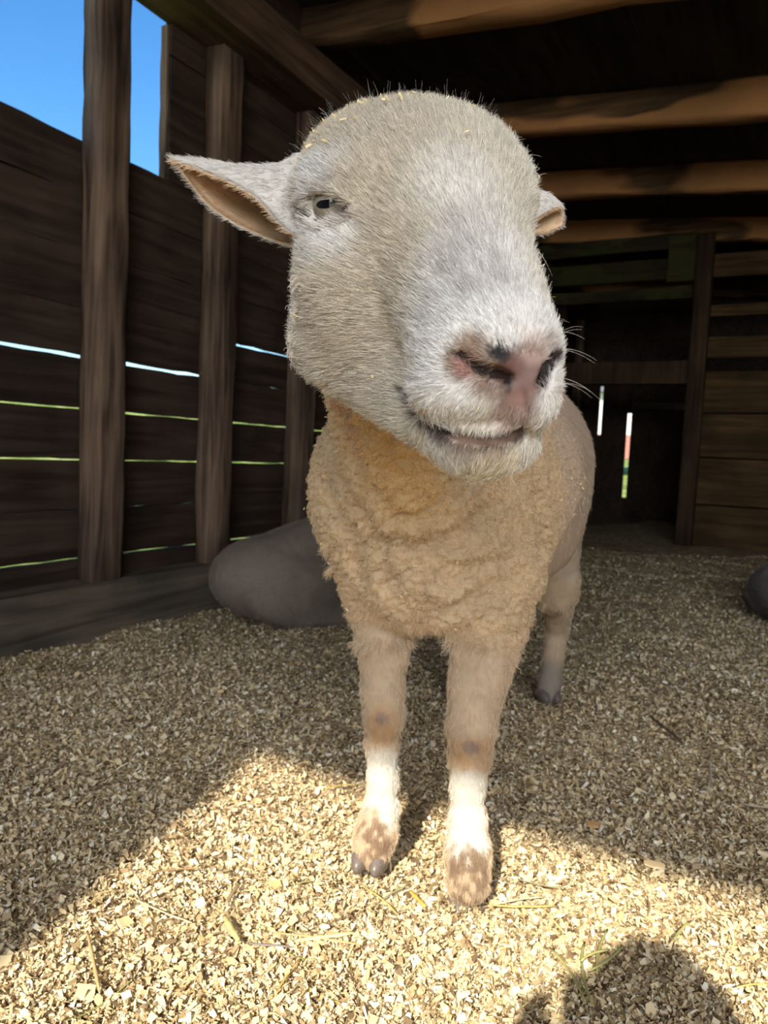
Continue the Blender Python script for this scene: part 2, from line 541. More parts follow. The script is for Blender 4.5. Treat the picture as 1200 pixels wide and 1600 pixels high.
def chips(n, ymin, ymax, smin, smax, name, lift):
    """loose curled shavings lying on the bedding"""
    g = np.random.default_rng(21 + n)
    y = ymin * (ymax / ymin) ** g.random(n)
    x = (g.random(n) * 2 - 1) * (0.74 * y + 0.18)
    c, s = math.cos(YAW), math.sin(YAW)
    u = x * c + y * s
    ok = (u > -1.99) & (u < 2.7) & (-x * s + y * c < 5.95)
    x, y = x[ok], y[ok]; n = len(x)
    z = ground_z(x, y) + g.random(n) * lift
    L = (smin + (smax - smin) * g.random(n) ** 3.0)
    W = L * (0.18 + 0.55 * g.random(n) ** 1.3)
    yaw = g.random(n) * 2 * np.pi
    tilt = g.normal(0, 0.5, n); tilt2 = g.normal(0, 0.75, n)
    curl = g.normal(0, 0.55, n)
    ax = np.stack([np.cos(yaw) * np.cos(tilt), np.sin(yaw) * np.cos(tilt), np.sin(tilt)], 1)
    side = np.stack([-np.sin(yaw), np.cos(yaw), np.zeros(n)], 1)
    nrm = np.cross(ax, side)
    sd = side * np.cos(tilt2)[:, None] + nrm * np.sin(tilt2)[:, None]
    nn = np.cross(ax, sd)
    Cn = np.stack([x, y, z], 1)
    vs = []
    skew = g.uniform(-0.3, 0.3, (n, 1))
    for t, wd in ((-0.5, 0.75), (0.0, 1.0), (0.5, 0.6)):
        cen = Cn + ax * (L * t)[:, None] + nn * (curl * L * (0.25 - t * t) * 2)[:, None]
        wj = W * wd * g.uniform(0.7, 1.2, n)
        vs.append(cen - sd * (wj * 0.5)[:, None] + ax * (skew * L[:, None] * 0.3))
        vs.append(cen + sd * (wj * 0.5)[:, None])
    co = np.stack(vs, 1).reshape(-1, 3)
    b = np.arange(n)[:, None] * 6
    f1 = b + np.array([[0, 1, 3, 2]]); f2 = b + np.array([[2, 3, 5, 4]])
    fs = np.stack([f1, f2], 1).reshape(-1, 4)
    pal = np.array([(0.74, 0.60, 0.37), (0.82, 0.71, 0.48), (0.48, 0.36, 0.21), (0.92, 0.86, 0.70), (0.22, 0.155, 0.09), (0.68, 0.52, 0.28)])
    pick = g.choice(6, n, p=[0.30, 0.28, 0.15, 0.13, 0.07, 0.07])
    colr = np.clip(pal[pick] * g.uniform(0.78, 1.1, (n, 1)), 0, 0.95)
    o = fast_mesh(name, co, fs, M_chip, None, False, {'col': ('FACE', np.repeat(colr, 2, 0))})
    return o


M_chip = attr_mat('wood_shaving', 'col', 0.75, 0.25)
NCH = 30000 if QUICK else 370000
o = chips(NCH, 0.52, 5.0, 0.0035, 0.0165, 'wood_shavings', 0.011)
tag(o, 'loose cream wood shavings littered over the barn floor', 'shavings', None, 'stuff')


def straw(n, name, lmin, lmax, rad):
    g = np.random.default_rng(5 + n)
    y = 0.55 * (3.6 / 0.55) ** g.random(n)
    x = (g.random(n) * 2 - 1) * (0.6 * y + 0.1)
    yaw = g.random(n) * 2 * np.pi
    L = lmin + (lmax - lmin) * g.random(n) ** 2
    bend = g.normal(0, 0.12, n)
    co = []; fs = []; cols = []
    pal = [(0.62, 0.50, 0.24), (0.50, 0.42, 0.16), (0.32, 0.22, 0.11), (0.70, 0.60, 0.34), (0.36, 0.38, 0.14)]
    for i in range(n):
        d = np.array([math.cos(yaw[i]), math.sin(yaw[i])]); q = np.array([-d[1], d[0]])
        b0 = len(co)
        for k in range(5):
            t = k / 4 - 0.5
            p = np.array([x[i], y[i]]) + d * L[i] * t + q * bend[i] * L[i] * (0.25 - t * t) * 2
            zz = float(ground_z(np.array([p[0]]), np.array([p[1]]))[0]) + 0.006 + 0.004 * g.random()
            for a in range(3):
                an = a * 2.094
                co.append((p[0] + q[0] * math.cos(an) * rad, p[1] + q[1] * math.cos(an) * rad, zz + math.sin(an) * rad))
        for k in range(4):
            for a in range(3):
                fs.append((b0 + k * 3 + a, b0 + k * 3 + (a + 1) % 3, b0 + k * 3 + 3 + (a + 1) % 3, b0 + k * 3 + 3 + a))
        cols += [pal[int(g.integers(0, 5))]] * 12
    return fast_mesh(name, np.array(co), np.array(fs), M_chip, None, True, {'col': ('FACE', np.array(cols))})


o = straw(230, 'straw_litter', 0.02, 0.085, 0.0010)
tag(o, 'thin straw and hay bits scattered among the shavings', 'straw', None, 'stuff')


# pale outbuilding far behind, glimpsed through the crack of the far wall
def outbuilding():
    c = barn(-2.75, 21.0, 1.0)
    root = empty('outbuilding', 'pale outbuilding beyond the field, glimpsed through the far wall crack', 'building', loc=c, rz=YAW)
    def box(name, lo, hi, colr):
        m, _, b = new_mat('outbuilding_' + name, 0.8); b.inputs['Base Color'].default_value = (*colr, 1)
        return timber(name, root, lo, hi, 0, m, 3, 0.002, seed=5)
    box('wall', (-2.2, 0, -0.2), (2.2, 3.2, 1.7), (0.80, 0.80, 0.82))
    box('red_base', (-2.22, -0.03, -0.2), (2.22, 0.0, 0.45), (0.50, 0.20, 0.17))
    m, _, b = new_mat('outbuilding_roof', 0.6); b.inputs['Base Color'].default_value = (0.18, 0.18, 0.19, 1)
    me = bpy.data.meshes.new('roof')
    me.from_pydata([(-2.4, -0.3, 1.6), (2.4, -0.3, 1.6), (2.4, 3.5, 1.6), (-2.4, 3.5, 1.6), (-2.4, 1.6, 2.7), (2.4, 1.6, 2.7)], [],
                   [(0, 1, 5, 4), (2, 3, 4, 5), (0, 4, 3), (1, 2, 5), (0, 3, 2, 1)])
    me.materials.append(m)
    o = bpy.data.objects.new('roof', me); o.parent = root; COL.objects.link(o)


outbuilding()

# ------------------------------------------------------------------ implicit body modelling
def _len(v): return np.sqrt((v * v).sum(-1))


def rcone(P, a, b, ra, rb):
    a = np.asarray(a, np.float32); b = np.asarray(b, np.float32)
    ab = b - a
    t = np.clip(((P - a) @ ab) / (ab @ ab), 0, 1)
    return _len(P - a - t[:, None] * ab) - (ra + (rb - ra) * t)


def ellip(P, c, r, R=None):
    q = P - np.asarray(c, np.float32)
    if R is not None: q = q @ np.asarray(R, np.float32).T      # rows of R are the local axes
    r = np.asarray(r, np.float32)
    k0 = _len(q / r); k1 = _len(q / (r * r)) + 1e-9
    return k0 * (k0 - 1.0) / k1


def smin(a, b, k):
    h = np.clip(0.5 + 0.5 * (b - a) / k, 0, 1)
    return b + (a - b) * h - k * h * (1 - h)


def smax(a, b, k): return -smin(-a, -b, k)


def chain(P, pts, k=0.01):
    d = None
    for (a, ra), (b, rb) in zip(pts[:-1], pts[1:]):
        e = rcone(P, a, b, ra, rb)
        d = e if d is None else smin(d, e, k)
    return d


def surface_net(sdf, lo, hi, h, B=12):
    """mesh of sdf = 0 as quads, evaluated only in blocks near the surface"""
    lo = np.array(lo, np.float64); n = np.ceil((np.array(hi) - lo) / h / B).astype(int) * B + 1
    V = np.ones(n, np.float32)
    nb = (n - 1) // B
    I, J, K = np.meshgrid(*[np.arange(k) for k in nb], indexing='ij')
    idx = np.stack([I.ravel(), J.ravel(), K.ravel()], 1)
    cen = lo + (idx * B + B / 2) * h
    dc = sdf(cen.astype(np.float32))
    rad = B * h * 0.9 * 1.25
    inside = dc < -rad
    for b in idx[inside]:
        s = b * B; V[s[0]:s[0] + B + 1, s[1]:s[1] + B + 1, s[2]:s[2] + B + 1] = -1
    near = idx[np.abs(dc) <= rad]
    ii = np.arange(B + 1)
    G = np.stack(np.meshgrid(ii, ii, ii, indexing='ij'), -1).reshape(-1, 3)
    for s0 in range(0, len(near), 150):
        bl = near[s0:s0 + 150] * B
        gi = (bl[:, None, :] + G[None]).reshape(-1, 3)
        val = sdf((lo + gi * h).astype(np.float32))
        V[gi[:, 0], gi[:, 1], gi[:, 2]] = val
    S = V < 0
    c8 = [S[dx:n[0] - 1 + dx, dy:n[1] - 1 + dy, dz:n[2] - 1 + dz] for dx in (0, 1) for dy in (0, 1) for dz in (0, 1)]
    any_ = c8[0].copy(); all_ = c8[0].copy()
    for c in c8[1:]:
        any_ |= c; all_ &= c
    act = np.argwhere(any_ & ~all_)
    m = n - 1
    key = (act[:, 0] * m[1] + act[:, 1]) * m[2] + act[:, 2]      # argwhere is sorted
    pos = np.zeros((len(act), 3)); cnt = np.zeros(len(act))
    cor = [(dx, dy, dz) for dx in (0, 1) for dy in (0, 1) for dz in (0, 1)]
    val = [V[act[:, 0] + c[0], act[:, 1] + c[1], act[:, 2] + c[2]] for c in cor]
    for i in range(8):
        for j in range(i + 1, 8):
            if sum(abs(np.array(cor[i]) - np.array(cor[j]))) != 1: continue
            a, b = val[i], val[j]
            cr = (a < 0) != (b < 0)
            t = np.where(cr, a / np.where(cr, a - b, 1), 0)
            p = np.array(cor[i])[None] + t[:, None] * (np.array(cor[j]) - np.array(cor[i]))[None]
            pos += np.where(cr[:, None], p, 0); cnt += cr
    co = lo + (act + pos / np.maximum(cnt, 1)[:, None]) * h
    faces = []
    for ax in range(3):
        sl0 = [slice(1, m[k]) for k in range(3)]; sl0[ax] = slice(0, m[ax])
        sl1 = list(sl0); sl1[ax] = slice(1, m[ax] + 1)
        A = S[tuple(sl0)]; Bv = S[tuple(sl1)]
        e = np.argwhere(A != Bv)
        off = np.array([1, 1, 1]); off[ax] = 0
        e = e + off
        flip = ~S[e[:, 0], e[:, 1], e[:, 2]]
        o1, o2 = [k for k in range(3) if k != ax]
        q = []
        for (d1, d2) in ((-1, -1), (0, -1), (0, 0), (-1, 0)):
            c = e.copy(); c[:, o1] += d1; c[:, o2] += d2
            kk = (c[:, 0] * m[1] + c[:, 1]) * m[2] + c[:, 2]
            q.append(np.searchsorted(key, kk))
        q = np.stack(q, 1)
        if ax == 1: flip = ~flip
        q[flip] = q[flip][:, ::-1]
        faces.append(q)
    return co, np.concatenate(faces)


def sdf_grad(sdf, P, e=0.0015):
    P = P.astype(np.float32)
    g = np.zeros_like(P)
    for a in range(3):
        d = np.zeros(3, np.float32); d[a] = e
        g[:, a] = sdf(P + d) - sdf(P - d)
    return g / (_len(g)[:, None] + 1e-12)


def project(sdf, co, it=2):
    for _ in range(it):
        d = sdf(co.astype(np.float32)); g = sdf_grad(sdf, co)
        co = co - g * np.clip(d, -0.004, 0.004)[:, None]
    return co, sdf_grad(sdf, co)


def hit(sdf, px, py, y0=0.36):
    """point where the line of sight through a pixel of the photograph meets the body"""
    d = cam_rot @ Vector((px - 600, 800 - py, -F)); d = np.array(d) / np.linalg.norm(d)
    p = np.array([0, 0, CAM_H]) + d * y0
    for _ in range(80):
        s = float(sdf(p[None].astype(np.float32))[0])
        if s < 0.0003 or p[1] > 3: break
        p = p + d * s * 0.8
    return p


# ------------------------------------------------------------------ the sheep
A = at
NOSE = A(806, 590, 0.475)


def head_base(P):
    d = ellip(P, A(645, 292, 0.665), (0.098, 0.086, 0.062))                       # woolly crown
    d = smin(d, ellip(P, A(648, 345, 0.645), (0.093, 0.083, 0.068)), 0.03)         # brow level
    d = smin(d, ellip(P, A(577, 455, 0.655), (0.061, 0.085, 0.082)), 0.035)       # cheek and jaw corner
    d = smin(d, rcone(P, A(688, 385, 0.615), A(764, 545, 0.515), 0.069, 0.0455), 0.03)   # muzzle
    d = smin(d, ellip(P, A(758, 560, 0.515), (0.0485, 0.040, 0.040)), 0.015)       # nose pad
    d = smin(d, ellip(P, A(722, 612, 0.515), (0.036, 0.034, 0.022)), 0.012)       # upper lip, near side
    d = smin(d, ellip(P, A(827, 615, 0.505), (0.020, 0.030, 0.024)), 0.012)       # upper lip, far side
    d = smin(d, rcone(P, A(590, 560, 0.655), A(742, 680, 0.545), 0.046, 0.029), 0.02)   # lower jaw
    d = smin(d, ellip(P, A(762, 684, 0.525), (0.035, 0.026, 0.024)), 0.012)       # chin
    d = smin(d, ellip(P, A(513, 535, 0.680), (0.030, 0.05, 0.034)), 0.03)
    d = smin(d, rcone(P, A(486, 292, 0.615), A(545, 285, 0.587), 0.012, 0.015), 0.022)  # brow ridge
    d = smin(d, rcone(P, A(800, 285, 0.665), A(808, 320, 0.66), 0.014, 0.012), 0.02)
    d = smin(d, rcone(P, A(765, 330, 0.715), A(814, 330, 0.752), 0.032, 0.0135), 0.012)  # far ear base
    d = smin(d, rcone(P, A(640, 560, 0.60), A(540, 440, 0.61), 0.020, 0.030), 0.03)     # cheek muscle
    return d


def neck_body(P):
    d = rcone(P, A(596, 470, 0.78), A(636, 738, 0.95), 0.073, 0.086)              # neck
    d = smin(d, ellip(P, A(580, 750, 1.03), (0.070, 0.09, 0.105)), 0.035)
    d = smin(d, ellip(P, A(675, 782, 1.11), (0.165, 0.17, 0.155)), 0.09)           # shoulders
    d = smin(d, ellip(P, A(681, 876, 1.05), (0.124, 0.13, 0.102)), 0.04)           # brisket
    d = smin(d, rcone(P, A(705, 780, 1.15), A(782, 722, 1.48), 0.165, 0.180), 0.06)   # barrel
    d = smin(d, ellip(P, A(800, 800, 1.50), (0.14, 0.20, 0.15)), 0.04)            # belly
    d = smin(d, ellip(P, A(812, 742, 1.64), (0.155, 0.14, 0.17)), 0.05)            # rump
    # thighs
    d = smin(d, rcone(P, A(838, 800, 1.62), A(868, 925, 1.66), 0.105, 0.050), 0.04)
    d = smin(d, rcone(P, A(742, 800, 1.66), A(728, 925, 1.68), 0.105, 0.050), 0.04)
    # upper front legs
    d = smin(d, rcone(P, A(590, 895, 1.07), A(599, 1020, 1.07), 0.058, 0.033), 0.03)
    d = smin(d, rcone(P, A(770, 900, 1.03), A(752, 1040, 1.01), 0.072, 0.040), 0.03)
    return d


def legs(P):
    yl, yr = 1.065, 0.99
    d = chain(P, [(A(600, 1010, yl), .0330), (A(598, 1075, yl), .0280), (A(599, 1115, yl - .004), .0255), (A(597, 1160, yl), .0215),
                  (A(598, 1215, yl), .0185), (A(596, 1262, yl), .0215), (A(588, 1300, yl - .008), .0270), (A(582, 1325, yl - .015), .0280)], 0.02)
    d = smin(d, ellip(P, A(600, 1118, yl - .012), (.0255, .023, .032)), 0.01)
    d = smin(d, chain(P, [(A(756, 1030, yr), .0400), (A(744, 1080, yr), .0330), (A(737, 1130, yr - .006), .0290), (A(734, 1180, yr), .0255),
                          (A(731, 1225, yr), .0200), (A(731, 1280, yr), .0210), (A(731, 1330, yr - .008), .0275), (A(731, 1375, yr - .018), .0300)], 0.02), 0.004)
    d = smin(d, ellip(P, A(736, 1138, yr - .014), (.029, .024, .036)), 0.01)
    # hind legs: thigh to hock (pointing back), shank down
    d = smin(d, chain(P, [(A(866, 905, 1.66), .055), (A(872, 950, 1.72), .034), (A(870, 985, 1.765), .028), (A(864, 1030, 1.755), .024), (A(860, 1062, 1.745), .026), (A(857, 1080, 1.735), .028)], 0.01), 0.02)
    d = smin(d, chain(P, [(A(730, 905, 1.68), .055), (A(724, 955, 1.74), .034), (A(722, 990, 1.785), .028), (A(720, 1035, 1.775), .024), (A(718, 1066, 1.765), .026), (A(716, 1084, 1.755), .028)], 0.01), 0.02)
    return d


_hc = A(660, 430, 0.60)


def sheep_raw(P):
    d = neck_body(P)
    lowm = P[:, 2] < 0.50
    if lowm.any():
        d[lowm] = smin(d[lowm], legs(P[lowm]), 0.02)
    hm = _len(P - _hc) < 0.30
    if hm.any():
        d[hm] = smin(d[hm], head_base(P[hm]), 0.035)
    return d


HB = lambda px, py: hit(sheep_raw, px, py)
LIDS = []
EYE_L = HB(508, 322)
EYE_R = A(848, 322, 0.70)
for _ in range(8): EYE_R = EYE_R - sdf_grad(sheep_raw, EYE_R[None])[0] * float(sheep_raw(EYE_R[None].astype(np.float32))[0]) * 0.9
M_line = [HB(*q) for q in [(636, 612), (652, 640), (682, 664), (715, 680), (752, 688), (790, 684), (822, 672)]]
NOS_L = [HB(*q) for q in [(722, 556), (748, 574), (776, 584), (792, 592)]]
NOS_R = [HB(*q) for q in [(864, 560), (854, 576), (846, 596)]]
PHIL = [HB(*q) for q in [(814, 612), (820, 640), (818, 662)]]
vdir = lambda p: (p - np.array([0, 0, CAM_H])) / np.linalg.norm(p - np.array([0, 0, CAM_H]))


_u = [HB(*q) - vdir(HB(*q)) * .0010 for q in [(469, 315), (482, 302), (501, 296), (525, 299), (546, 313)]]
_l = [HB(*q) - vdir(HB(*q)) * .0000 for q in [(472, 336), (489, 348), (508, 352), (528, 347), (547, 336)]]
LIDS = [(a, b, .0030) for a, b in zip(_u[:-1], _u[1:])] + [(a, b, .0020) for a, b in zip(_l[:-1], _l[1:])]


def carve(P, d):
    for a, b in zip(M_line[:-1], M_line[1:]):
        d = smax(d, -rcone(P, a, b, 0.0030, 0.0030), 0.005)
    for a, b, r in ((NOS_L[0], NOS_L[1], .003), (NOS_L[1], NOS_L[2], .0040), (NOS_L[2], NOS_L[3], .0050), (NOS_R[0], NOS_R[1], .003), (NOS_R[1], NOS_R[2], .0034)):
        d = smax(d, -rcone(P, a + vdir(a) * .002, b + vdir(b) * .003, r, r), 0.004)
    d = smax(d, -rcone(P, PHIL[0], PHIL[1], 0.0016, 0.0016), 0.004)
    d = smax(d, -rcone(P, PHIL[1], PHIL[2], 0.0016, 0.0016), 0.004)
    # eye openings (almond) with a soft groove to the inner corner
    e = EYE_L
    R = np.array([[1, 0.05, -0.06], [0, 1, 0], [0.10, 0, 1]]); R = R / np.linalg.norm(R, axis=1)[:, None]
    d = smax(d, -ellip(P, e + vdir(e) * .002, (0.0190, 0.014, 0.0102), R), 0.004)
    g0, g1 = HB(536, 330), HB(563, 362)
    d = smax(d, -rcone(P, g0, g1, 0.0030, 0.0015), 0.007)
    e = EYE_R
    d = smax(d, -ellip(P, e, (0.010, 0.016, 0.009)), 0.004)
    # swollen upper lid and thin lower lid
    for (a, b, r) in LIDS: d = smin(d, rcone(P, a, b, r, r), 0.0035)
    return d


_carve_c = A(700, 480, 0.56)


FOLDS = [[HB(*q) for q in l] for l in (
    [(528, 655), (548, 720), (580, 775), (625, 818), (672, 812), (705, 765)],
    [(560, 800), (588, 850), (600, 905), (628, 955)],
    [(655, 860), (700, 850), (760, 800)],
    [(620, 850), (700, 905), (790, 880)],
    [(846, 780), (852, 850), (846, 915)],
    [(700, 960), (760, 930), (820, 900)],
    [(640, 900), (660, 950), (655, 980)],
    [(505, 760), (540, 830), (560, 900)])]


def sheep_sdf(P):
    d = sheep_raw(P)
    m = (P[:, 2] < 0.74) & (P[:, 2] > 0.33) & (P[:, 1] > 0.75) & (P[:, 1] < 1.35) & (np.abs(d) < 0.05)
    if m.any():
        Q = P[m]; e = d[m]
        for l in FOLDS:
            for a, b in zip(l[:-1], l[1:]):
                e = smax(e, -rcone(Q, a, b, 0.0080, 0.0080), 0.022)
        d[m] = e
    m = (_len(P - _carve_c) < 0.22) & (np.abs(d) < 0.05)
    if m.any(): d[m] = carve(P[m], d[m])
    return d



def head_d(P):
    d = np.full(len(P), 0.3, np.float32)
    m = _len(P - _hc) < 0.34
    if m.any(): d[m] = head_base(P[m])
    return d


# ---- the sheep's colours, some with bounce light and shading put in: soft spots round points of its surface
WOOL = np.array((0.75, 0.57, 0.36)); CROWN = np.array((0.60, 0.54, 0.42)); FACE = np.array((0.78, 0.73, 0.64))
LEG = np.array((0.68, 0.53, 0.37)); WHITE = np.array((0.84, 0.82, 0.79))
SPOTS = []          # point, radius, softness, colour, strength, mottle


def spot(px, py, r, colr, st=1.0, soft=0.6, mot=0.0, at_y=None):
    p = HB(px, py) if at_y is None else A(px, py, at_y)
    SPOTS.append((p, r, soft, np.array(colr), st, mot))


spot(600, 250, .070, (0.57, 0.50, 0.39), .75, 1.2)
for q in ((620, 330), (570, 430), (540, 520)): spot(*q, .040, (0.64, 0.56, 0.44), .75, 1.3)  # beige cheek and brow, darkened to deepen the face's shading
for q in ((720, 290), (760, 380), (790, 460), (720, 440), (690, 500), (800, 500)): spot(*q, .026, WHITE, .7, 1.2)
for q in ((700, 560), (690, 620), (760, 520), (850, 530), (865, 600)): spot(*q, .022, WHITE, .8)
for q in ((500, 375), (535, 370), (475, 350)): spot(*q, .013, WHITE, .8, 1.4)
for q in ((505, 262), (480, 270)): spot(*q, .015, (0.80, 0.78, 0.76), .7, 1.3)
for q in ((690, 740), (730, 738), (780, 728)): spot(*q, .016, (0.80, 0.68, 0.46), .6)  # cream chin, its yellow partly warm bounce light painted in
# mottled grey hairs on the bridge
for q in ((735, 400), (760, 420), (700, 430), (745, 350), (690, 470), (775, 450)): spot(*q, .020, (0.50, 0.46, 0.43), .35, mot=.7)
# nose
spot(812, 590, .016, (0.20, 0.108, 0.092), .95, .45, .25)
spot(793, 573, .010, (0.18, 0.098, 0.085), .95, .45, .25)
spot(832, 577, .011, (0.20, 0.108, 0.092), .95, .45, .25)
spot(815, 622, .009, (0.27, 0.15, 0.13), .9, .5, .3)
spot(805, 648, .013, (0.40, 0.25, 0.21), .7, .5)

spot(835, 545, .009, (0.62, 0.44, 0.38), .5, .5)
for q in ((735, 548), (722, 562), (752, 556)): spot(*q, .010, (0.36, 0.25, 0.18), .85, .6, .5)
spot(730, 572, .007, (0.40, 0.20, 0.17), .9, .5)
for q in ((776, 552), (786, 556)): spot(*q, .0042, (0.035, 0.035, 0.04), .95, .4)
for q in ((787, 602), (793, 607)): spot(*q, .0034, (0.035, 0.035, 0.04), .95, .4)
for q in ((760, 592), (775, 600)): spot(*q, .008, (0.34, 0.22, 0.17), .8, .6, .4)
spot(862, 548, .009, (0.30, 0.21, 0.16), .8, .6, .3)
# mouth
for a_, b_ in ((0, 1), (1, 2), (2, 3), (3, 4), (4, 5), (5, 6)):
    for t_ in (0.0, 0.25, 0.5, 0.75): SPOTS.append((M_line[a_] * (1 - t_) + M_line[b_] * t_ + vdir(M_line[a_]) * .0020, .0046 if a_ > 0 else .0034, .4, np.array((0.07, 0.04, 0.03)), 1.0, 0))
for q in ((735, 692), (765, 693), (790, 690), (710, 686)): spot(*q, .0060, (0.30, 0.20, 0.14), .6, .9, .5)
for nn_ in (NOS_L, NOS_R):
    for a_, b_ in zip(nn_[:-1], nn_[1:]):
        for t_ in (0, .5, 1):
            for dp_ in (.003, .009): SPOTS.append((a_ * (1 - t_) + b_ * t_ + vdir(a_) * dp_, .0036 if a_ is NOS_L[0] else .0044, .30, np.array((0.024, 0.013, 0.012)), 1.0, 0))
# eye surround
for k in range(16):
    an = k / 16 * 6.283
    spot(509 + 37 * math.cos(an), 323 + 21 * math.sin(an), .0030, (0.10, 0.065, 0.05), .9, .5)
for q in ((545, 338), (552, 347), (560, 358)): spot(*q, .0026, (0.20, 0.13, 0.10), .9, .5)
for q in ((470, 300), (485, 293), (500, 290), (518, 292)): spot(*q, .005, (0.40, 0.35, 0.32), .5, .6, .6)
# neck and chest
spot(552, 695, .020, (0.66, 0.38, 0.32), .8, .6)
spot(535, 650, .016, (0.66, 0.42, 0.36), .6, .6)
for q in ((590, 700), (620, 745), (645, 785)): spot(*q, .036, (0.88, 0.62, 0.32), .7, 1.0)  # tan neck wool, saturated to carry the warm bounce off the floor
for q in ((900, 660), (895, 760), (880, 850)): spot(*q, .10, (0.72, 0.56, 0.43), .9, .5)
# knees, cannons and pasterns
spot(598, 1128, .020, (0.58, 0.34, 0.16), .8, .9, .4)
spot(597, 1124, .009, (0.34, 0.24, 0.22), .9, .5, .3)
spot(735, 1182, .025, (0.60, 0.36, 0.18), .8, .9, .4)
spot(736, 1168, .010, (0.32, 0.24, 0.23), .9, .5, .3)
spot(598, 1150, .020, (0.58, 0.36, 0.18), .7, .5, .25)
for q in ((598, 1200), (597, 1240), (600, 1262), (731, 1235), (731, 1275), (731, 1310)): spot(*q, .028, (0.76, 0.74, 0.68), 1.0, .5)
spot(580, 1275, .014, (0.42, 0.26, 0.14), .8, .5, .4)
for q in ((575, 1300), (595, 1310), (585, 1330)): spot(*q, .020, (0.27, 0.18, 0.12), .95, .6, .9)
for q in ((725, 1345), (745, 1360), (715, 1380), (735, 1395), (730, 1365)): spot(*q, .022, (0.25, 0.17, 0.115), .95, .6, .9)
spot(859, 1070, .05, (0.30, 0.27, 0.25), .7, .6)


HEADAX = (NOSE - A(648, 300, 0.665)); HEADAX /= np.linalg.norm(HEADAX)


def coats(P):
    """curly wool share and crown share at each point"""
    hd = head_d(P)
    onhead = 1 - sstep(0.004, 0.030, hd)
    t = (P - A(648, 300, 0.665)) @ HEADAX
    n = vnoise(P * 22, 5) - 0.5
    crown = sstep(0.030, -0.012, t + n * 0.03) * onhead
    rear = sstep(0.655, 0.70, P[:, 1] + n * 0.03) * onhead
    face = onhead * (1 - np.maximum(crown, rear))
    legm = sstep(0.388, 0.366, P[:, 2] + n * 0.035) * (1 - onhead)
    flank = sstep(1.18, 1.32, P[:, 1]) * (1 - onhead)
    wool = (1 - onhead) * (1 - legm) * (1 - flank)
    return face, np.maximum(crown, rear), wool, legm, flank


def colours(P):
    face, crown, wool, legm, flank = coats(P)
    c = (face[:, None] * FACE + crown[:, None] * CROWN + wool[:, None] * WOOL + legm[:, None] * LEG +
         ((flank * (1 - legm))[:, None]) * np.array((0.70, 0.57, 0.44)))
    c = c / np.maximum(face + crown + wool + legm + flank * (1 - legm), 1e-3)[:, None]
    mo = vnoise(P * 120, 9); mo2 = vnoise(P * 45, 10)
    c = c * (0.90 + 0.2 * mo2)[:, None]
    for p, r, soft, colr, st, mot in SPOTS:
        d = P - p
        d2 = (d * d).sum(1)
        m = d2 < (r * (1 + soft)) ** 2
        if not m.any(): continue
        d = np.sqrt(d2[m])
        wgt = st * (1 - sstep(r * (1 - soft * .5), r * (1 + soft), d))
        if mot: wgt = wgt * (1 - mot + mot * sstep(0.42, 0.62, 0.6 * mo[m] + 0.4 * mo2[m]))
        c[m] = c[m] * (1 - wgt[:, None]) + colr * wgt[:, None]
    return np.clip(c, 0, 0.95)

# ---- body surface
HR = 0.0045 if QUICK else 0.0028
co, quads = surface_net(sheep_sdf, (-0.30, 0.35, -0.06), (0.75, 2.0, 0.99), HR)
co, nr = project(sheep_sdf, co)
face_w, crown_w, wool_w, leg_w, flank_w = coats(co)
# woolly locks: rounded lumps with creases between them
def worley(P, seed=0):
    i = np.floor(P).astype(np.int64); best = np.full(len(P), 9.0, np.float32)
    for dx in (-1, 0, 1):
        for dy in (-1, 0, 1):
            for dz in (-1, 0, 1):
                c = i + np.array([dx, dy, dz])
                h = (c[:, 0] * 73856093) ^ (c[:, 1] * 19349663) ^ (c[:, 2] * 83492791) ^ (seed * 2654435)
                q = c + np.stack([_perm[(h ^ (h >> s)) & 4095] for s in (13, 9, 5)], 1)
                best = np.minimum(best, ((P - q) ** 2).sum(1))
    return np.sqrt(best)


wv = np.zeros(len(co), np.float32)
sel = wool_w > 0.02
wp = co[sel] + vnoise3(co[sel] * 35, 88) * 0.004
wv[sel] = 0.65 * worley(wp * np.array([95, 95, 120]), 1) + 0.35 * worley(wp * 190, 2)
l1 = np.abs(vnoise(co * np.array([60, 60, 75]) + vnoise3(co * 40, 60) * 0.5, 20) * 2 - 1)
l2 = np.abs(vnoise(co * 125 + vnoise3(co * 60, 66) * 0.6, 22) * 2 - 1)
l3 = np.abs(vnoise(co * np.array([18, 18, 34]) + vnoise3(co * 14, 70) * 1.2, 24) * 2 - 1)
disp = wool_w * (0.0080 - 0.0135 * wv - 0.0015 * (1 - l1) - 0.020 * np.clip(0.22 - l3, 0, 1))
disp += crown_w * (-0.0028 * (1 - l1) - 0.0015 * (1 - l2) + 0.001)
disp += flank_w * (1 - leg_w) * (vnoise(co * 14, 30) - 0.5) * 0.006
disp += face_w * (vnoise(co * 50, 31) - 0.5) * 0.0012
pos = co + nr * disp[:, None]
vcol = colours(co)
skin_dark = 0.72
sheep = empty('sheep', 'white-faced shorn ewe standing in the doorway light with its head raised', 'sheep', loc=(0.1, 1.05, 0))
SH = np.array((0.1, 1.05, 0.0))
M_skin = attr_mat('sheep_skin_and_underfur', 'col', 0.85, 0.15)
body = fast_mesh('body', pos - SH, quads, M_skin, sheep, True, {'col': ('POINT', vcol * (skin_dark + 0.1 * face_w[:, None]))})


def hair_mat(name, rough=0.45, spec=0.35):
    m, nt, b = new_mat(name, rough, spec)
    a = nt.nodes.new('ShaderNodeAttribute'); a.attribute_name = 'col'
    nt.links.new(a.outputs['Color'], b.inputs['Base Color'])
    b.inputs['Sheen Weight'].default_value = 0.15
    return m


M_hair = hair_mat('animal_hair')


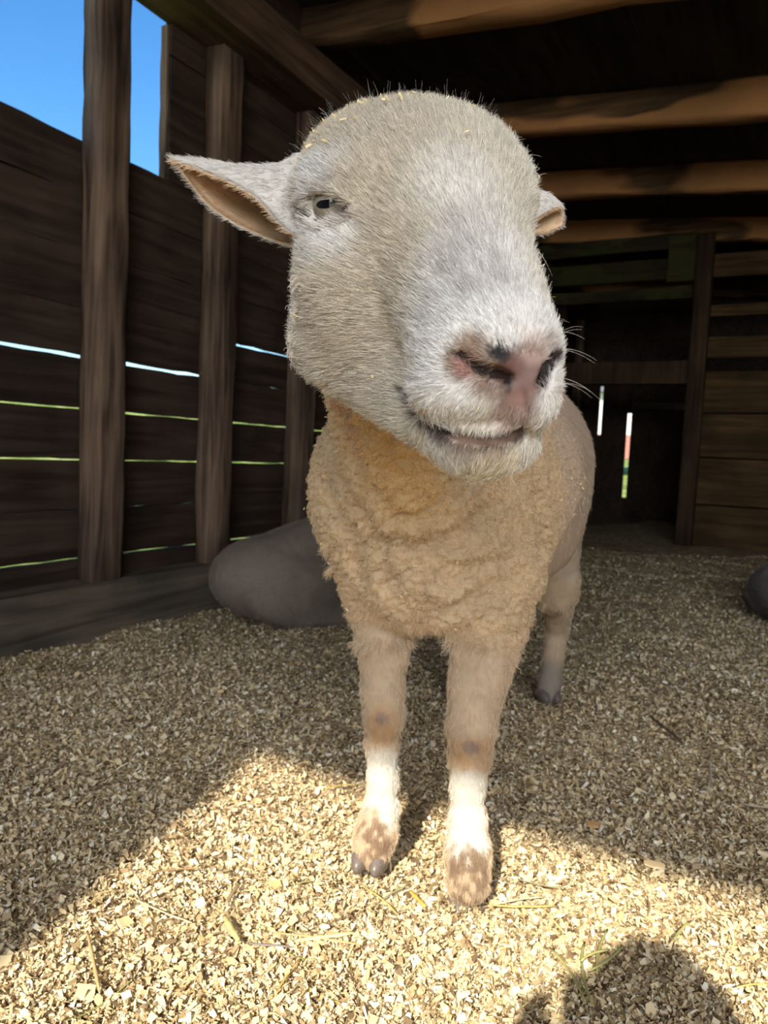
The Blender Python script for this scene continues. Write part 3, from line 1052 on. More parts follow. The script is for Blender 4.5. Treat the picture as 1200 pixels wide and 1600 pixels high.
def curves_obj(name, pts, rad0, rad1, colr, parent, mat=None):
    """pts (n,k,3)"""
    n, k, _ = pts.shape
    hc = bpy.data.hair_curves.new(name)
    hc.add_curves([k] * n)
    hc.attributes['position'].data.foreach_set('vector', np.ascontiguousarray(pts, dtype=np.float32).ravel())
    r = hc.attributes.get('radius') or hc.attributes.new('radius', 'FLOAT', 'POINT')
    t = np.linspace(0, 1, k)
    rr = (rad0 + (rad1 - rad0) * t)[None, :] * np.ones((n, 1))
    r.data.foreach_set('value', rr.astype(np.float32).ravel())
    c = hc.attributes.new('col', 'FLOAT_COLOR', 'CURVE')
    c4 = np.concatenate([np.clip(colr, 0, .98), np.ones((n, 1))], 1).astype(np.float32)
    c.data.foreach_set('color', c4.ravel())
    hc.materials.append(mat or M_hair)
    o = bpy.data.objects.new(name, hc)
    o.parent = parent
    COL.objects.link(o)
    o['kind'] = 'stuff'
    return o


def unit(v): return v / (np.linalg.norm(v, axis=-1, keepdims=True) + 1e-9)


def sample(co, quads, weight, n, g):
    a = co[quads[:, 0]]; b = co[quads[:, 1]]; c = co[quads[:, 2]]; d = co[quads[:, 3]]
    ar = 0.5 * np.linalg.norm(np.cross(c - a, d - b), axis=1)
    wq = ar * weight[quads].mean(1)
    cum = np.cumsum(wq); cum /= cum[-1]
    q = np.searchsorted(cum, g.random(n))
    q = np.minimum(q, len(quads) - 1)
    s, t = g.random(n), g.random(n)
    W = np.stack([(1 - s) * (1 - t), s * (1 - t), s * t, (1 - s) * t], 1)
    return quads[q], W


def interp(arr, idx, W):
    return (arr[idx] * W[..., None]).sum(1) if arr.ndim == 2 else (arr[idx] * W).sum(1)


def tangent(v, n): return unit(v - (v * n).sum(1)[:, None] * n)


def combed(roots, n, flow, L, lift, g, K=5, clump=0.25, cf=260, tipn=0.12):
    t = np.linspace(0, 1, K)[None, :, None]
    jit = vnoise3(roots * cf, 80)[:, :3] * clump + g.normal(0, tipn, roots.shape)
    d = unit(tangent(flow, n) + jit)
    L = L[:, None, None]
    return (roots - n * 0.0008)[:, None, :] + d[:, None, :] * L * t + n[:, None, :] * L * (lift[:, None, None] * t * (1 - 0.45 * t))


def crimped(roots, n, lean, L, g, K=7, amp=0.0011, turns=2.5, clump=0.55, cf=110):
    t = np.linspace(0, 1, K)[None, :, None]
    d = unit(n + vnoise3(roots * cf, 90) * clump + g.normal(0, 0.18, roots.shape) + lean)
    a = unit(np.cross(d, g.normal(0, 1, roots.shape))); b = np.cross(d, a)
    ph = (g.random(len(roots)) * 6.28)[:, None, None]
    an = ph + t * turns * 6.28
    L = L[:, None, None]
    return (roots - n * 0.001)[:, None, :] + d[:, None, :] * L * t + (a[:, None, :] * np.cos(an) + b[:, None, :] * np.sin(an)) * amp * np.sqrt(t)


HF = 0.2 if QUICK else 1.0
g = np.random.default_rng(77)
eyeC = [EYE_L, EYE_R]


def keep_eye(p, r=0.0135):
    k = np.ones(len(p), bool)
    for e in eyeC:
        q = (p - e + np.array([0, 0, .0025])) / np.array([1.38, 1.3, 0.84])
        k &= np.linalg.norm(q, axis=1) > r
    for a, b in zip(M_line[:-1], M_line[1:]):
        k &= rcone(p.astype(np.float32), a, b, 0.0024, 0.0024) > 0
    for a, b in ((NOS_L[1], NOS_L[2]), (NOS_L[2], NOS_L[3]), (NOS_R[0], NOS_R[1])):
        k &= rcone(p.astype(np.float32), a, b, 0.0038, 0.0038) > 0
    return k


bare = np.ones(len(co))
for (px_, py_, rr_) in ((812, 592, .014), (795, 577, .009), (830, 580, .008), (814, 618, .008)):
    bare = np.minimum(bare, sstep(rr_ * .85, rr_ * 1.15, np.linalg.norm(co - HB(px_, py_), axis=1)))
# short hair of the face, combed from the nose up and outwards
wgt = face_w * bare * (0.35 + 0.65 * sstep(0.75, 0.6, co[:, 1]))
idx, W = sample(co, quads, wgt, int(190000 * HF), g)
R0 = interp(pos, idx, W); N0 = unit(interp(nr, idx, W)); C0 = interp(vcol, idx, W)
k = keep_eye(R0); R0, N0, C0 = R0[k], N0[k], C0[k]
axis_pt = A(690, 400, 0.62)
rel = R0 - axis_pt
out = rel - (rel @ HEADAX)[:, None] * HEADAX
flow = -HEADAX + unit(out) * 0.35 + np.array([0, 0, -0.25])
chin = sstep(0.035, 0.0, np.linalg.norm(R0 - A(765, 700, 0.52), axis=1) - 0.045)[:, None]
flow = flow * (1 - chin) + np.array([-0.25, -0.2, -1.0]) * chin
mz = sstep(0.075, 0.045, np.linalg.norm(R0 - NOSE, axis=1))
L = (0.0105 - 0.0048 * mz) * g.uniform(0.6, 1.25, len(R0))
lift = 0.36 + 0.18 * mz + g.normal(0, 0.10, len(R0))
pts = combed(R0, N0, flow, L, lift, g)
Ccol = C0 * g.uniform(0.62, 1.28, (len(R0), 1)) * (0.88 + 0.24 * vnoise(R0 * 420, 77))[:, None]
curves_obj('face_hair', pts - SH, 0.00017, 0.00005, Ccol, sheep)

# crown and cheek-edge wool
wgt = crown_w * (0.3 + 0.7 * sstep(0.85, 0.7, co[:, 1]))
idx, W = sample(co, quads, wgt, int(90000 * HF), g)
R0 = interp(pos, idx, W); N0 = unit(interp(nr, idx, W)); C0 = interp(vcol, idx, W)
k = keep_eye(R0); R0, N0, C0 = R0[k], N0[k], C0[k]
L = 0.0072 * g.uniform(0.5, 1.3, len(R0))
pts = crimped(R0, N0, -HEADAX * 0.45, L, g, amp=0.0007, turns=1.4, clump=0.5, cf=150)
curves_obj('crown_wool', pts - SH, 0.00016, 0.00005, C0 * g.uniform(0.82, 1.15, (len(R0), 1)), sheep)

# sparse long fine hairs over the crown
idx, W = sample(co, quads, crown_w * (co[:, 2] > .8), 700, g)
R0 = interp(pos, idx, W); N0 = unit(interp(nr, idx, W))
pts = crimped(R0, N0, -HEADAX * 0.3, 0.016 * g.uniform(0.5, 1.3, len(R0)), g, amp=0.0006, turns=.7, clump=0.4)
curves_obj('stray_hair', pts - SH, 0.00005, 0.00002, np.tile((0.75, 0.72, 0.65), (len(R0), 1)), sheep)

# body wool
near = 0.25 + 0.75 * sstep(1.45, 1.15, co[:, 1])
idx, W = sample(co, quads, wool_w * near, int(150000 * HF), g)
R0 = interp(pos, idx, W); N0 = unit(interp(nr, idx, W)); C0 = interp(vcol, idx, W)
edge = sstep(0.42, 0.36, R0[:, 2])
L = (0.0040 + 0.007 * edge) * g.uniform(0.5, 1.3, len(R0))
lean = np.stack([np.zeros(len(R0)), np.zeros(len(R0)), -0.2 - 0.6 * edge], 1)
pts = crimped(R0, N0, lean, L, g, amp=0.0011, turns=2.0, clump=0.8, cf=95)
curves_obj('body_wool', pts - SH, 0.00020, 0.00008, C0 * g.uniform(0.72, 1.25, (len(R0), 1)), sheep)

# leg and flank hair
idx, W = sample(co, quads, (leg_w * 1.0 + flank_w * 0.12) * near, int(80000 * HF), g)
R0 = interp(pos, idx, W); N0 = unit(interp(nr, idx, W)); C0 = interp(vcol, idx, W)
flow = np.tile(np.array([0, 0, -1.0]), (len(R0), 1))
L = 0.0095 * g.uniform(0.6, 1.2, len(R0))
pts = combed(R0, N0, flow, L, 0.30 + g.normal(0, 0.08, len(R0)), g, clump=0.35, cf=160)
curves_obj('leg_hair', pts - SH, 0.00022, 0.00007, C0 * g.uniform(0.82, 1.15, (len(R0), 1)), sheep)

# ragged locks that hang where the shears stopped
locks = []
for q in [(545, 985), (560, 1005), (590, 1000), (612, 1003), (640, 996), (660, 998), (682, 1000), (705, 992), (735, 998), (760, 1005), (800, 1020), (812, 1040),
          (835, 960), (850, 945), (535, 950), (525, 925), (520, 885), (512, 850), (620, 1002), (672, 1001), (575, 1010), (790, 1030), (825, 990),
          (870, 935), (882, 950), (462, 560), (458, 540), (462, 520), (466, 480), (468, 440), (470, 590), (456, 385), (460, 410), (470, 575), (490, 597), (480, 590), (455, 500), (452, 402), (448, 390), (545, 970), (700, 1000), (650, 1002)]:
    p = HB(*q)
    if p[1] > 2: continue
    for r_ in range(int(60 * (1 if p[1] > .8 else .8))):
        locks.append(p + g.normal(0, 0.004 if p[1] > .8 else .003, 3))
locks = np.array(locks)
ln = sdf_grad(sheep_sdf, locks)
dl = sheep_sdf(locks.astype(np.float32))
locks = locks - ln * dl[:, None]
L = np.where(locks[:, 1] > .8, 0.019, 0.011) * g.uniform(0.5, 1.2, len(locks))
lean = np.stack([-ln[:, 0] * 0, -0.2 * np.ones(len(locks)), -0.9 * np.ones(len(locks))], 1)
pts = crimped(locks, ln, lean, L, g, amp=0.0016, turns=1.5, clump=0.9, cf=200)
curves_obj('wool_tuft', pts - SH, 0.0003, 0.0001, colours(locks) * g.uniform(0.85, 1.15, (len(locks), 1)), sheep)

# long whiskers and stray hairs
wr_ = []
wd_ = []
for q, d in [((872, 520), (.9, -.3, .5)), ((874, 545), (1, -.3, .15)), ((876, 600), (1, -.3, -.2)), ((872, 640), (1, -.2, -.4)), ((828, 385), (.5, -.1, -1)), ((830, 390), (.7, -.1, -1)),
             ((832, 395), (.35, -.1, -1)), ((828, 300), (.7, 0, .9)), ((826, 280), (.6, 0, 1)), ((815, 250), (1, 0, .7)), ((800, 225), (.9, 0, .9)), ((480, 215), (-.8, 0, .9)), ((520, 190), (-.7, 0, 1)),
             ((500, 200), (-.9, 0, .8)), ((640, 160), (0, 0, 1)), ((590, 165), (-.3, 0, 1)), ((700, 740), (.0, -.3, -1)), ((740, 745), (.1, -.3, -1)), ((790, 735), (.4, -.3, -1)), ((868, 500), (.9, -.4, .2))]:
    p = HB(*q)
    if p[1] > 1: continue
    for j in range(3):
        wr_.append(p + g.normal(0, 0.002, 3)); wd_.append(np.array(d) + g.normal(0, .25, 3))
wr_ = np.array(wr_); wd_ = unit(np.array(wd_))
t = np.linspace(0, 1, 7)[None, :, None]
Lw = g.uniform(0.008, 0.026, len(wr_))[:, None, None]
pts = wr_[:, None, :] + wd_[:, None, :] * Lw * t + np.array([0, 0, -1.0]) * Lw * 0.35 * t * t
curves_obj('whiskers', pts - SH, 0.00009, 0.00003, np.tile((0.75, 0.70, 0.62), (len(wr_), 1)), sheep)
# dark lashes over the near eye
lr = np.array([HB(482 + 58 * k_ / 27, 309 - 7 * math.sin(k_ / 27 * 3.1)) for k_ in range(28)])
ld = unit(np.stack([g.normal(-.25, .3, 28), np.full(28, -0.6), g.normal(-0.1, .3, 28)], 1))
pts = lr[:, None, :] + ld[:, None, :] * 0.007 * t + np.array([0, 0, 1.0]) * 0.0015 * t * t
curves_obj('eyelashes', pts - SH, 0.00018, 0.00005, np.tile((0.10, 0.08, 0.07), (28, 1)), sheep)

# shaving crumbs caught in the wool
def crumbs():
    idx, W = sample(co, quads, (crown_w * 1.6 * (co[:, 2] > 0.80) + wool_w * 0.06 + face_w * 0.015 * (np.linalg.norm(co - NOSE, axis=1) > .09)) * (co[:, 1] < 1.3), 800, g)
    p = interp(pos, idx, W) + unit(interp(nr, idx, W)) * 0.0055
    n = len(p)
    a = unit(g.normal(0, 1, (n, 3))) * g.uniform(0.0008, 0.0032, (n, 1)); b = unit(np.cross(a, g.normal(0, 1, (n, 3)))) * g.uniform(0.0004, 0.0010, (n, 1))
    v = np.stack([p - a - b, p + a - b, p + a + b, p - a + b], 1).reshape(-1, 3)
    f = np.arange(n * 4).reshape(n, 4)
    o = fast_mesh('shaving_crumbs', v - SH, f, M_chip, sheep, False, {'col': ('FACE', np.tile((0.88, 0.72, 0.40), (n, 1)))})
    o['kind'] = 'stuff'


crumbs()


# ---- ears
def ear(name, rails, label, g, length=0.006):
    """rails: four lists of points from base to tip: front rim, top ridge, back, lower rim"""
    def spline(p, m=26):
        p = np.array(p); s = np.linspace(0, len(p) - 1, m)
        out_ = []
        for x in s:
            i = min(int(x), len(p) - 2); t_ = x - i
            p0, p1, p2, p3 = p[max(i - 1, 0)], p[i], p[i + 1], p[min(i + 2, len(p) - 1)]
            out_.append(0.5 * ((2 * p1) + (-p0 + p2) * t_ + (2 * p0 - 5 * p1 + 4 * p2 - p3) * t_ ** 2 + (-p0 + 3 * p1 - 3 * p2 + p3) * t_ ** 3))
        return np.array(out_)
    Rl = [spline(r) for r in rails]
    m = len(Rl[0]); K = 19
    G = np.zeros((m, K, 3))
    for i in range(m):
        G[i] = spline([r[i] for r in Rl], K)
    G += (vnoise3(G.reshape(-1, 3) * 60, 44) * 0.0012).reshape(m, K, 3)
    # thicken
    du = np.gradient(G, axis=0); dv = np.gradient(G, axis=1)
    N = unit(np.cross(dv, du))
    cen = G.mean(axis=1, keepdims=True)
    sgn = np.sign(((G - cen) * N).sum(-1).mean())
    N = N * (sgn if sgn != 0 else 1)
    th = 0.0016
    outer = G + N * th; inner = G - N * th
    co_ = np.concatenate([outer.reshape(-1, 3), inner.reshape(-1, 3)])
    I, J = np.meshgrid(np.arange(m - 1), np.arange(K - 1), indexing='ij')
    a = (I * K + J).ravel()
    q1 = np.stack([a, a + K, a + K + 1, a + 1], 1)
    if sgn > 0: q1 = q1[:, ::-1]
    off = m * K
    q2 = q1[:, ::-1] + off
    rim = []
    ring = [(0, j) for j in range(K)] + [(i, K - 1) for i in range(1, m)] + [(m - 1, j) for j in range(K - 2, -1, -1)] + [(i, 0) for i in range(m - 2, 0, -1)]
    for s_ in range(len(ring)):
        a_, b_ = ring[s_], ring[(s_ + 1) % len(ring)]
        ia, ib = a_[0] * K + a_[1], b_[0] * K + b_[1]
        rim.append((ia, ib, ib + off, ia + off))
    qs = np.concatenate([q1, q2, np.array(rim)])
    jj = np.tile(np.arange(K) / (K - 1), m); ii = np.repeat(np.arange(m) / (m - 1), K)
    oc = np.array((0.70, 0.67, 0.63)) * np.ones((m * K, 1))
    oc = oc * (0.92 + 0.16 * vnoise(outer.reshape(-1, 3) * 90, 45))[:, None]
    ic = np.array((0.80, 0.58, 0.38)) * (0.75 + 0.4 * vnoise(inner.reshape(-1, 3) * 70, 46))[:, None]  # tan ear lining with warm floor bounce put into its colour
    dk = (0.55 * np.exp(-((jj - 0.35) / 0.18) ** 2) * sstep(1.0, 0.7, ii) * sstep(0.30, 0.55, vnoise(inner.reshape(-1, 3) * 55, 47)))[:, None]
    ic = ic * (1 - dk) + np.array((0.26, 0.13, 0.07)) * dk
    cc = np.concatenate([oc, ic])
    o = fast_mesh(name, co_ - SH, qs, M_skin, sheep, True, {'col': ('POINT', cc * 0.85)})
    # ear hair
    Nn = np.concatenate([N.reshape(-1, 3), -N.reshape(-1, 3)])
    tip = np.repeat((Rl[1][-1] - Rl[1][0])[None], len(co_), 0)
    allq = np.concatenate([q1, q2])
    idx, W = sample(co_, allq, np.ones(len(co_)), int(26000 * HF) if length > .005 else int(9000 * HF), g)
    R0 = interp(co_, idx, W); N0 = unit(interp(Nn, idx, W)); C0 = interp(cc, idx, W)
    fl = interp(tip, idx, W) + np.array([0, 0, -0.02])
    L = length * g.uniform(0.6, 1.3, len(R0))
    pts = combed(R0, N0, fl, L, 0.38 + g.normal(0, 0.1, len(R0)), g, clump=0.3)
    h = curves_obj('ear_hair', pts - SH, 0.00015, 0.00004, C0 * g.uniform(0.85, 1.15, (len(R0), 1)), o)
    return o


y_ = 0.655
ear('ear', [
    [A(468, 376, .625), A(440, 352, .622), A(395, 306, .622), A(330, 272, .628), A(271, 251, .64)],
    [A(474, 240, .665), A(435, 259, .650), A(385, 262, .645), A(330, 255, .645), A(270, 249, .642)],
    [A(470, 310, .725), A(430, 300, .705), A(385, 285, .690), A(325, 262, .665), A(270, 250, .645)],
    [A(468, 384, .670), A(412, 370, .665), A(345, 334, .660), A(300, 290, .650), A(270, 252, .643)]], None, g)
ear('ear', [
    [A(808, 352, .730), A(828, 346, .722), A(848, 335, .722), A(864, 326, .724), A(876, 322, .728)],
    [A(808, 296, .745), A(832, 300, .738), A(852, 302, .738), A(870, 312, .738), A(879, 326, .736)],
    [A(808, 325, .775), A(832, 327, .757), A(852, 330, .748), A(868, 334, .744), A(880, 341, .740)],
    [A(808, 362, .745), A(830, 364, .738), A(850, 364, .738), A(866, 358, .738), A(879, 352, .736)]], None, g, 0.0042)


# ---- eyes
def eye_mesh(E, side):
    nn = sdf_grad(sheep_raw, E[None])[0]
    gz = unit(nn * 1.0 + unit(np.array([0, 0, CAM_H]) - E) * 0.8)
    r = 0.0185
    c = E - gz * (r + 0.0002)
    up = np.array([0, 0, 1.0]); X = unit(np.cross(up, gz)); Z = np.cross(gz, X)
    def patch(rad, fn, name, colr, mat, parent, ns=14, nr=7, origin=c):
        vs = [c + rad * (gz * math.cos(0.08) + Z * math.sin(0.08))]; fs = []
        for i in range(1, nr + 1):
            for j in range(ns):
                an = j / ns * 2 * math.pi
                ax_, az_ = fn(an); a_ = ax_ * math.cos(an) * i / nr; b_ = az_ * math.sin(an) * i / nr + 0.08
                th_ = math.hypot(a_, b_); k_ = math.sin(th_) / th_ if th_ > 1e-6 else 1
                vs.append(c + rad * (gz * math.cos(th_) + (X * a_ + Z * b_) * k_))
        vs = np.array(vs)
        for j in range(ns): fs.append((0, 1 + j, 1 + (j + 1) % ns, 0))
        me = bpy.data.meshes.new(name)
        F_ = [(0, 1 + j, 1 + (j + 1) % ns) for j in range(ns)]
        for i in range(nr - 1):
            for j in range(ns):
                a_ = 1 + i * ns + j; b_ = 1 + i * ns + (j + 1) % ns
                F_.append((a_, a_ + ns, b_ + ns, b_))
        me.from_pydata([tuple(v_ - SH) for v_ in vs], [], F_)
        me.polygons.foreach_set('use_smooth', [True] * len(me.polygons))
        me.materials.append(mat)
        ob = bpy.data.objects.new(name, me); COL.objects.link(ob); ob.parent = parent
        return ob
    bm = bmesh.new(); bmesh.ops.create_uvsphere(bm, u_segments=32, v_segments=20, radius=r)
    me = bpy.data.meshes.new('eye'); bm.to_mesh(me); bm.free()
    me.polygons.foreach_set('use_smooth', [True] * len(me.polygons)); me.materials.append(M_sclera)
    ob = bpy.data.objects.new('eye', me); ob.location = c - SH; ob.parent = sheep; COL.objects.link(ob)
    patch(r * 1.012, lambda a: (0.70, 0.62), 'iris', None, M_iris, ob, 24)
    patch(r * 1.024, lambda a: (0.46, 0.17), 'pupil', None, M_pupil, ob, 20)
    for ch in ob.children: ch.matrix_parent_inverse = Matrix.Translation(-Vector(c - SH))
    return ob


M_sclera, _, b_ = new_mat('eye_sclera', 0.12, 0.6); b_.inputs['Base Color'].default_value = (0.11, 0.075, 0.05, 1); b_.inputs['Coat Weight'].default_value = 1
M_iris, _nt, b_ = new_mat('eye_iris', 0.15, 0.6)
_n = _nt.nodes.new('ShaderNodeTexNoise'); _n.inputs['Scale'].default_value = 400
_r = ramp(_nt, [(0.3, (0.15, 0.125, 0.085)), (0.7, (0.32, 0.28, 0.20))]); _nt.links.new(_n.outputs['Fac'], _r.inputs[0]); _nt.links.new(_r.outputs[0], b_.inputs['Base Color'])
b_.inputs['Coat Weight'].default_value = 1
M_pupil, _, b_ = new_mat('eye_pupil', 0.05, 0.6); b_.inputs['Base Color'].default_value = (0.008, 0.008, 0.012, 1); b_.inputs['Coat Weight'].default_value = 1
eye_mesh(EYE_L, -1)
eye_mesh(EYE_R, 1)


# ---- hooves: two horn claws on each foot
M_hoof, _nt, b_ = new_mat('hoof_horn', 0.35, 0.4)
_n = _nt.nodes.new('ShaderNodeTexNoise'); _n.inputs['Scale'].default_value = 60
_r = ramp(_nt, [(0.35, (0.06, 0.05, 0.05)), (0.7, (0.30, 0.26, 0.24))]); _nt.links.new(_n.outputs['Fac'], _r.inputs[0]); _nt.links.new(_r.outputs[0], b_.inputs['Base Color'])


def claw(cx, cy, cz, yaw, side, s=1.0):
    bm = bmesh.new(); bmesh.ops.create_uvsphere(bm, u_segments=16, v_segments=12, radius=1)
    for v in bm.verts:
        x, y, z = v.co
        fwd = max(0, -y)
        x *= 0.0145 * (1 - 0.30 * fwd); y *= 0.030; z = z * 0.021 * (1 - 0.45 * fwd) if z > 0 else max(z, -0.55) * 0.021
        z -= fwd * 0.003
        v.co = (x * s + side * 0.0135 * s, y * s, z * s)
    bmesh.ops.rotate(bm, verts=bm.verts, cent=(0, 0, 0), matrix=Matrix.Rotation(yaw, 3, 'Z'))
    me = bpy.data.meshes.new('hoof'); bm.to_mesh(me); bm.free()
    me.polygons.foreach_set('use_smooth', [True] * len(me.polygons)); me.materials.append(M_hoof)
    ob = bpy.data.objects.new('hoof', me); ob.location = Vector((cx, cy, cz)) - Vector(SH); ob.parent = sheep; COL.objects.link(ob)


for q, y, yaw in (((578, 1341), 1.043, -0.25), ((729, 1410), 1.002, -0.05), ((858, 1086), 1.725, 0.1), ((717, 1090), 1.745, 0.1)):
    p = A(*q, y)
    for sd in (-1, 1): claw(p[0], p[1], p[2], yaw, sd)


# ------------------------------------------------------------------ the two sheep lying further back
def lying_sheep(base, yaw, colr, label, flip=1, h=0.012, scale=1.0, seed=1):
    """a shorn sheep lying down, built along +y from rump (y=0) to head"""
    def sdf(P):
        x = P[:, 0] * flip
        Q = np.stack([x, P[:, 1], P[:, 2]], 1)
        d = ellip(Q, (0.0, 0.20, 0.155), (0.235, 0.245, 0.150))                      # rump and thighs
        d = smin(d, ellip(Q, (0.0, 0.52, 0.205), (0.225, 0.33, 0.185)), 0.10)         # barrel
        d = smin(d, ellip(Q, (0.165, 0.22, 0.115), (0.11, 0.20, 0.120)), 0.05)         # folded thigh
        d = smin(d, ellip(Q, (-0.17, 0.22, 0.105), (0.10, 0.18, 0.10)), 0.03)
        d = smin(d, rcone(Q, (0.22, 0.20, 0.05), (0.24, 0.44, 0.035), 0.040, 0.028), 0.02)
        d = smin(d, rcone(Q, (0.13, 0.86, 0.08), (0.15, 1.02, 0.045), 0.05, 0.030), 0.03)
        d = smin(d, rcone(Q, (-0.13, 0.84, 0.08), (-0.14, 0.98, 0.045), 0.05, 0.030), 0.03)
        d = smin(d, ellip(Q, (0.0, 0.84, 0.22), (0.17, 0.15, 0.165)), 0.06)           # chest
        d = smin(d, rcone(Q, (0.0, 0.90, 0.30), (0.0, 1.04, 0.44), 0.10, 0.075), 0.05)  # neck
        d = smin(d, ellip(Q, (0.0, 1.09, 0.48), (0.070, 0.10, 0.075)), 0.03)
        d = smin(d, rcone(Q, (0.0, 1.14, 0.47), (0.0, 1.26, 0.41), 0.055, 0.037), 0.02)
        d = smin(d, rcone(Q, (0.06, 1.06, 0.50), (0.16, 1.05, 0.47), 0.020, 0.012), 0.015)
        d = smin(d, rcone(Q, (-0.06, 1.06, 0.50), (-0.16, 1.05, 0.47), 0.020, 0.012), 0.015)
        return d
    c_, q_ = surface_net(sdf, (-0.38, -0.16, -0.06), (0.38, 1.36, 0.62), h)
    c_, n_ = project(sdf, c_)
    lump = np.abs(vnoise(c_ * 24, 50 + seed) * 2 - 1)
    cc = np.array(colr) * (0.72 + 0.5 * vnoise(c_ * 7, 51 + seed) + 0.15 * vnoise(c_ * 40, 52))[:, None]
    c_ = c_ + n_ * (0.010 * vnoise(c_ * 11, 53) + 0.004 * lump)[:, None]
    root = empty('sheep', label, 'sheep', loc=base, rz=yaw)
    root.scale = (scale,) * 3
    ob = fast_mesh('body', c_, q_, M_skin, root, True, {'col': ('POINT', cc)})
    # short fleece
    gg = np.random.default_rng(90 + seed)
    idx, W = sample(c_, q_, np.ones(len(c_)), int(40000 * HF), gg)
    R0 = interp(c_, idx, W); N0 = unit(interp(n_, idx, W)); C0 = interp(cc, idx, W)
    pts = crimped(R0, N0, np.array([0, 0, -.4]), 0.008 * gg.uniform(.5, 1.2, len(R0)), gg, K=4, amp=.0008, turns=1, clump=.5)
    curves_obj('fleece', pts, 0.0006, 0.0002, C0 * gg.uniform(.85, 1.15, (len(R0), 1)), root)
    for sd in (-1, 1):
        bm = bmesh.new(); bmesh.ops.create_uvsphere(bm, u_segments=12, v_segments=8, radius=0.013)
        me = bpy.data.meshes.new('eye'); bm.to_mesh(me); bm.free(); me.materials.append(M_pupil)
        e = bpy.data.objects.new('eye', me); e.location = (sd * 0.056, 1.135, 0.495); e.parent = root; COL.objects.link(e)
    return root


lb = A(452, 968, 2.36)
lying_sheep((-0.52, 2.50, 0.020), math.radians(-52), (0.24, 0.20, 0.165), 'grey-brown shorn sheep lying by the left wall, its rump turned to us', seed=1, scale=0.95)
rb = A(1232, 985, 2.75)
lying_sheep((rb[0] - 0.06, 2.72, 0.03), math.radians(-75), (0.17, 0.15, 0.14), 'dark grey sheep lying at the right edge, mostly out of view', seed=4, flip=-1, scale=0.95)

# ------------------------------------------------------------------ stalks and bigger scraps that lie on top of the shavings
M_straw = attr_mat('straw_stalk', 'col', 0.5, 0.35)


def stalk(p0, p1, rad, colr, label, bend=0.0, lift=0.012, name='straw_stalk', group=None):
    a = ground_pt(*p0); b = ground_pt(*p1)
    K = 9; S = 6
    t = np.linspace(0, 1, K)
    q = unit(np.array([-(b - a)[1], (b - a)[0], 0.0]))
    L = np.linalg.norm(b - a)
    cen = a[None] * (1 - t)[:, None] + b[None] * t[:, None] + q[None] * (bend * L * 4 * t * (1 - t))[:, None]
    gz = ground_z(cen[:, 0], cen[:, 1])
    cen[:, 2] = max(gz.max(), 0 * L) + lift * 0.85 + (gz - gz.max()) * 0.5
    vs = []; fs = []
    for k in range(K):
        r = rad * (1.0 + 0.35 * (k in (3, 6))) * (0.8 if k in (0, K - 1) else 1)
        for s_ in range(S):
            an = s_ / S * 6.283
            vs.append(cen[k] + q * math.cos(an) * r + np.array([0, 0, 1]) * math.sin(an) * r * 0.7)
    for k in range(K - 1):
        for s_ in range(S):
            fs.append((k * S + s_, k * S + (s_ + 1) % S, k * S + S + (s_ + 1) % S, k * S + S + s_))
    vs.append(cen[0]); vs.append(cen[-1])
    for s_ in range(0, S, 1):
        fs.append((K * S, (s_ + 1) % S, s_, s_)); fs.append((K * S + 1, (K - 1) * S + s_, (K - 1) * S + (s_ + 1) % S, (K - 1) * S + (s_ + 1) % S))
    me = bpy.data.meshes.new(name)
    org = cen[K // 2]
    me.from_pydata([tuple(v - org) for v in vs], [], [tuple(dict.fromkeys(f)) for f in fs])
    me.polygons.foreach_set('use_smooth', [True] * len(me.polygons))
    at_ = me.attributes.new('col', 'FLOAT_COLOR', 'POINT')
    cc = np.concatenate([np.array(colr)[None] * (0.8 + 0.35 * vnoise(np.array(vs) * 70, 61))[:, None], np.ones((len(vs), 1))], 1)
    at_.data.foreach_set('color', cc.astype(np.float32).ravel())
    me.materials.append(M_straw)
    o = bpy.data.objects.new(name, me); o.location = org; COL.objects.link(o)
    tag(o, label, 'straw', group)
    return o


def ground_pt(px, py):
    d = cam_rot @ Vector((px - 600, 800 - py, -F))
    d = np.array(d); p = np.array([0, 0, CAM_H]) + d * (-CAM_H / d[2])
    return p


GOLD, PALE, GREY, GREEN, BROWN = (0.62, 0.46, 0.16), (0.82, 0.74, 0.46), (0.34, 0.29, 0.22), (0.40, 0.40, 0.16), (0.38, 0.24, 0.12)
stalk((462, 1481), (552, 1469), .0026, (0.72, 0.70, 0.36), 'pale green-yellow straw lying flat, thickest of the pair below the left hoof')
stalk((432, 1467), (562, 1487), .0014, (0.66, 0.42, 0.20), 'thin orange-brown stalk crossing the pale straw below the left hoof')
stalk((350, 1440), (372, 1482), .0036, (0.60, 0.55, 0.26), 'short thick flattened green-gold stalk left of the crossed straws')
stalk((388, 1481), (455, 1492), .0015, (0.22, 0.20, 0.20), 'dark grey thin twig just left of the crossed straws')
stalk((232, 1376), (318, 1364), .0012, BROWN, 'thin brown twig lying in the middle of the sunlit shavings', 0.04)
stalk((352, 1422), (374, 1390), .0026, (0.36, 0.27, 0.17), 'short dark brown stalk above the flattened green-gold stalk')
stalk((136, 1464), (155, 1560), .0018, (0.52, 0.40, 0.20), 'straw stalk running down beside the square wood chip')
stalk((208, 1414), (300, 1452), .0010, PALE, 'long thin pale straw left of the thick green-gold stalk', -0.03)
stalk((640, 1402), (664, 1428), .0030, (0.72, 0.42, 0.10), 'short orange straw just left of the right hoof')
stalk((585, 1432), (640, 1390), .0013, (0.36, 0.36, 0.20), 'dull green curved stem left of the right hoof', 0.08)
stalk((766, 1424), (866, 1426), .0017, GOLD, 'golden straw lying against the right front hoof')
stalk((770, 1424), (850, 1412), .0012, PALE, 'pale thin straw above the golden one at the right hoof', 0.05)
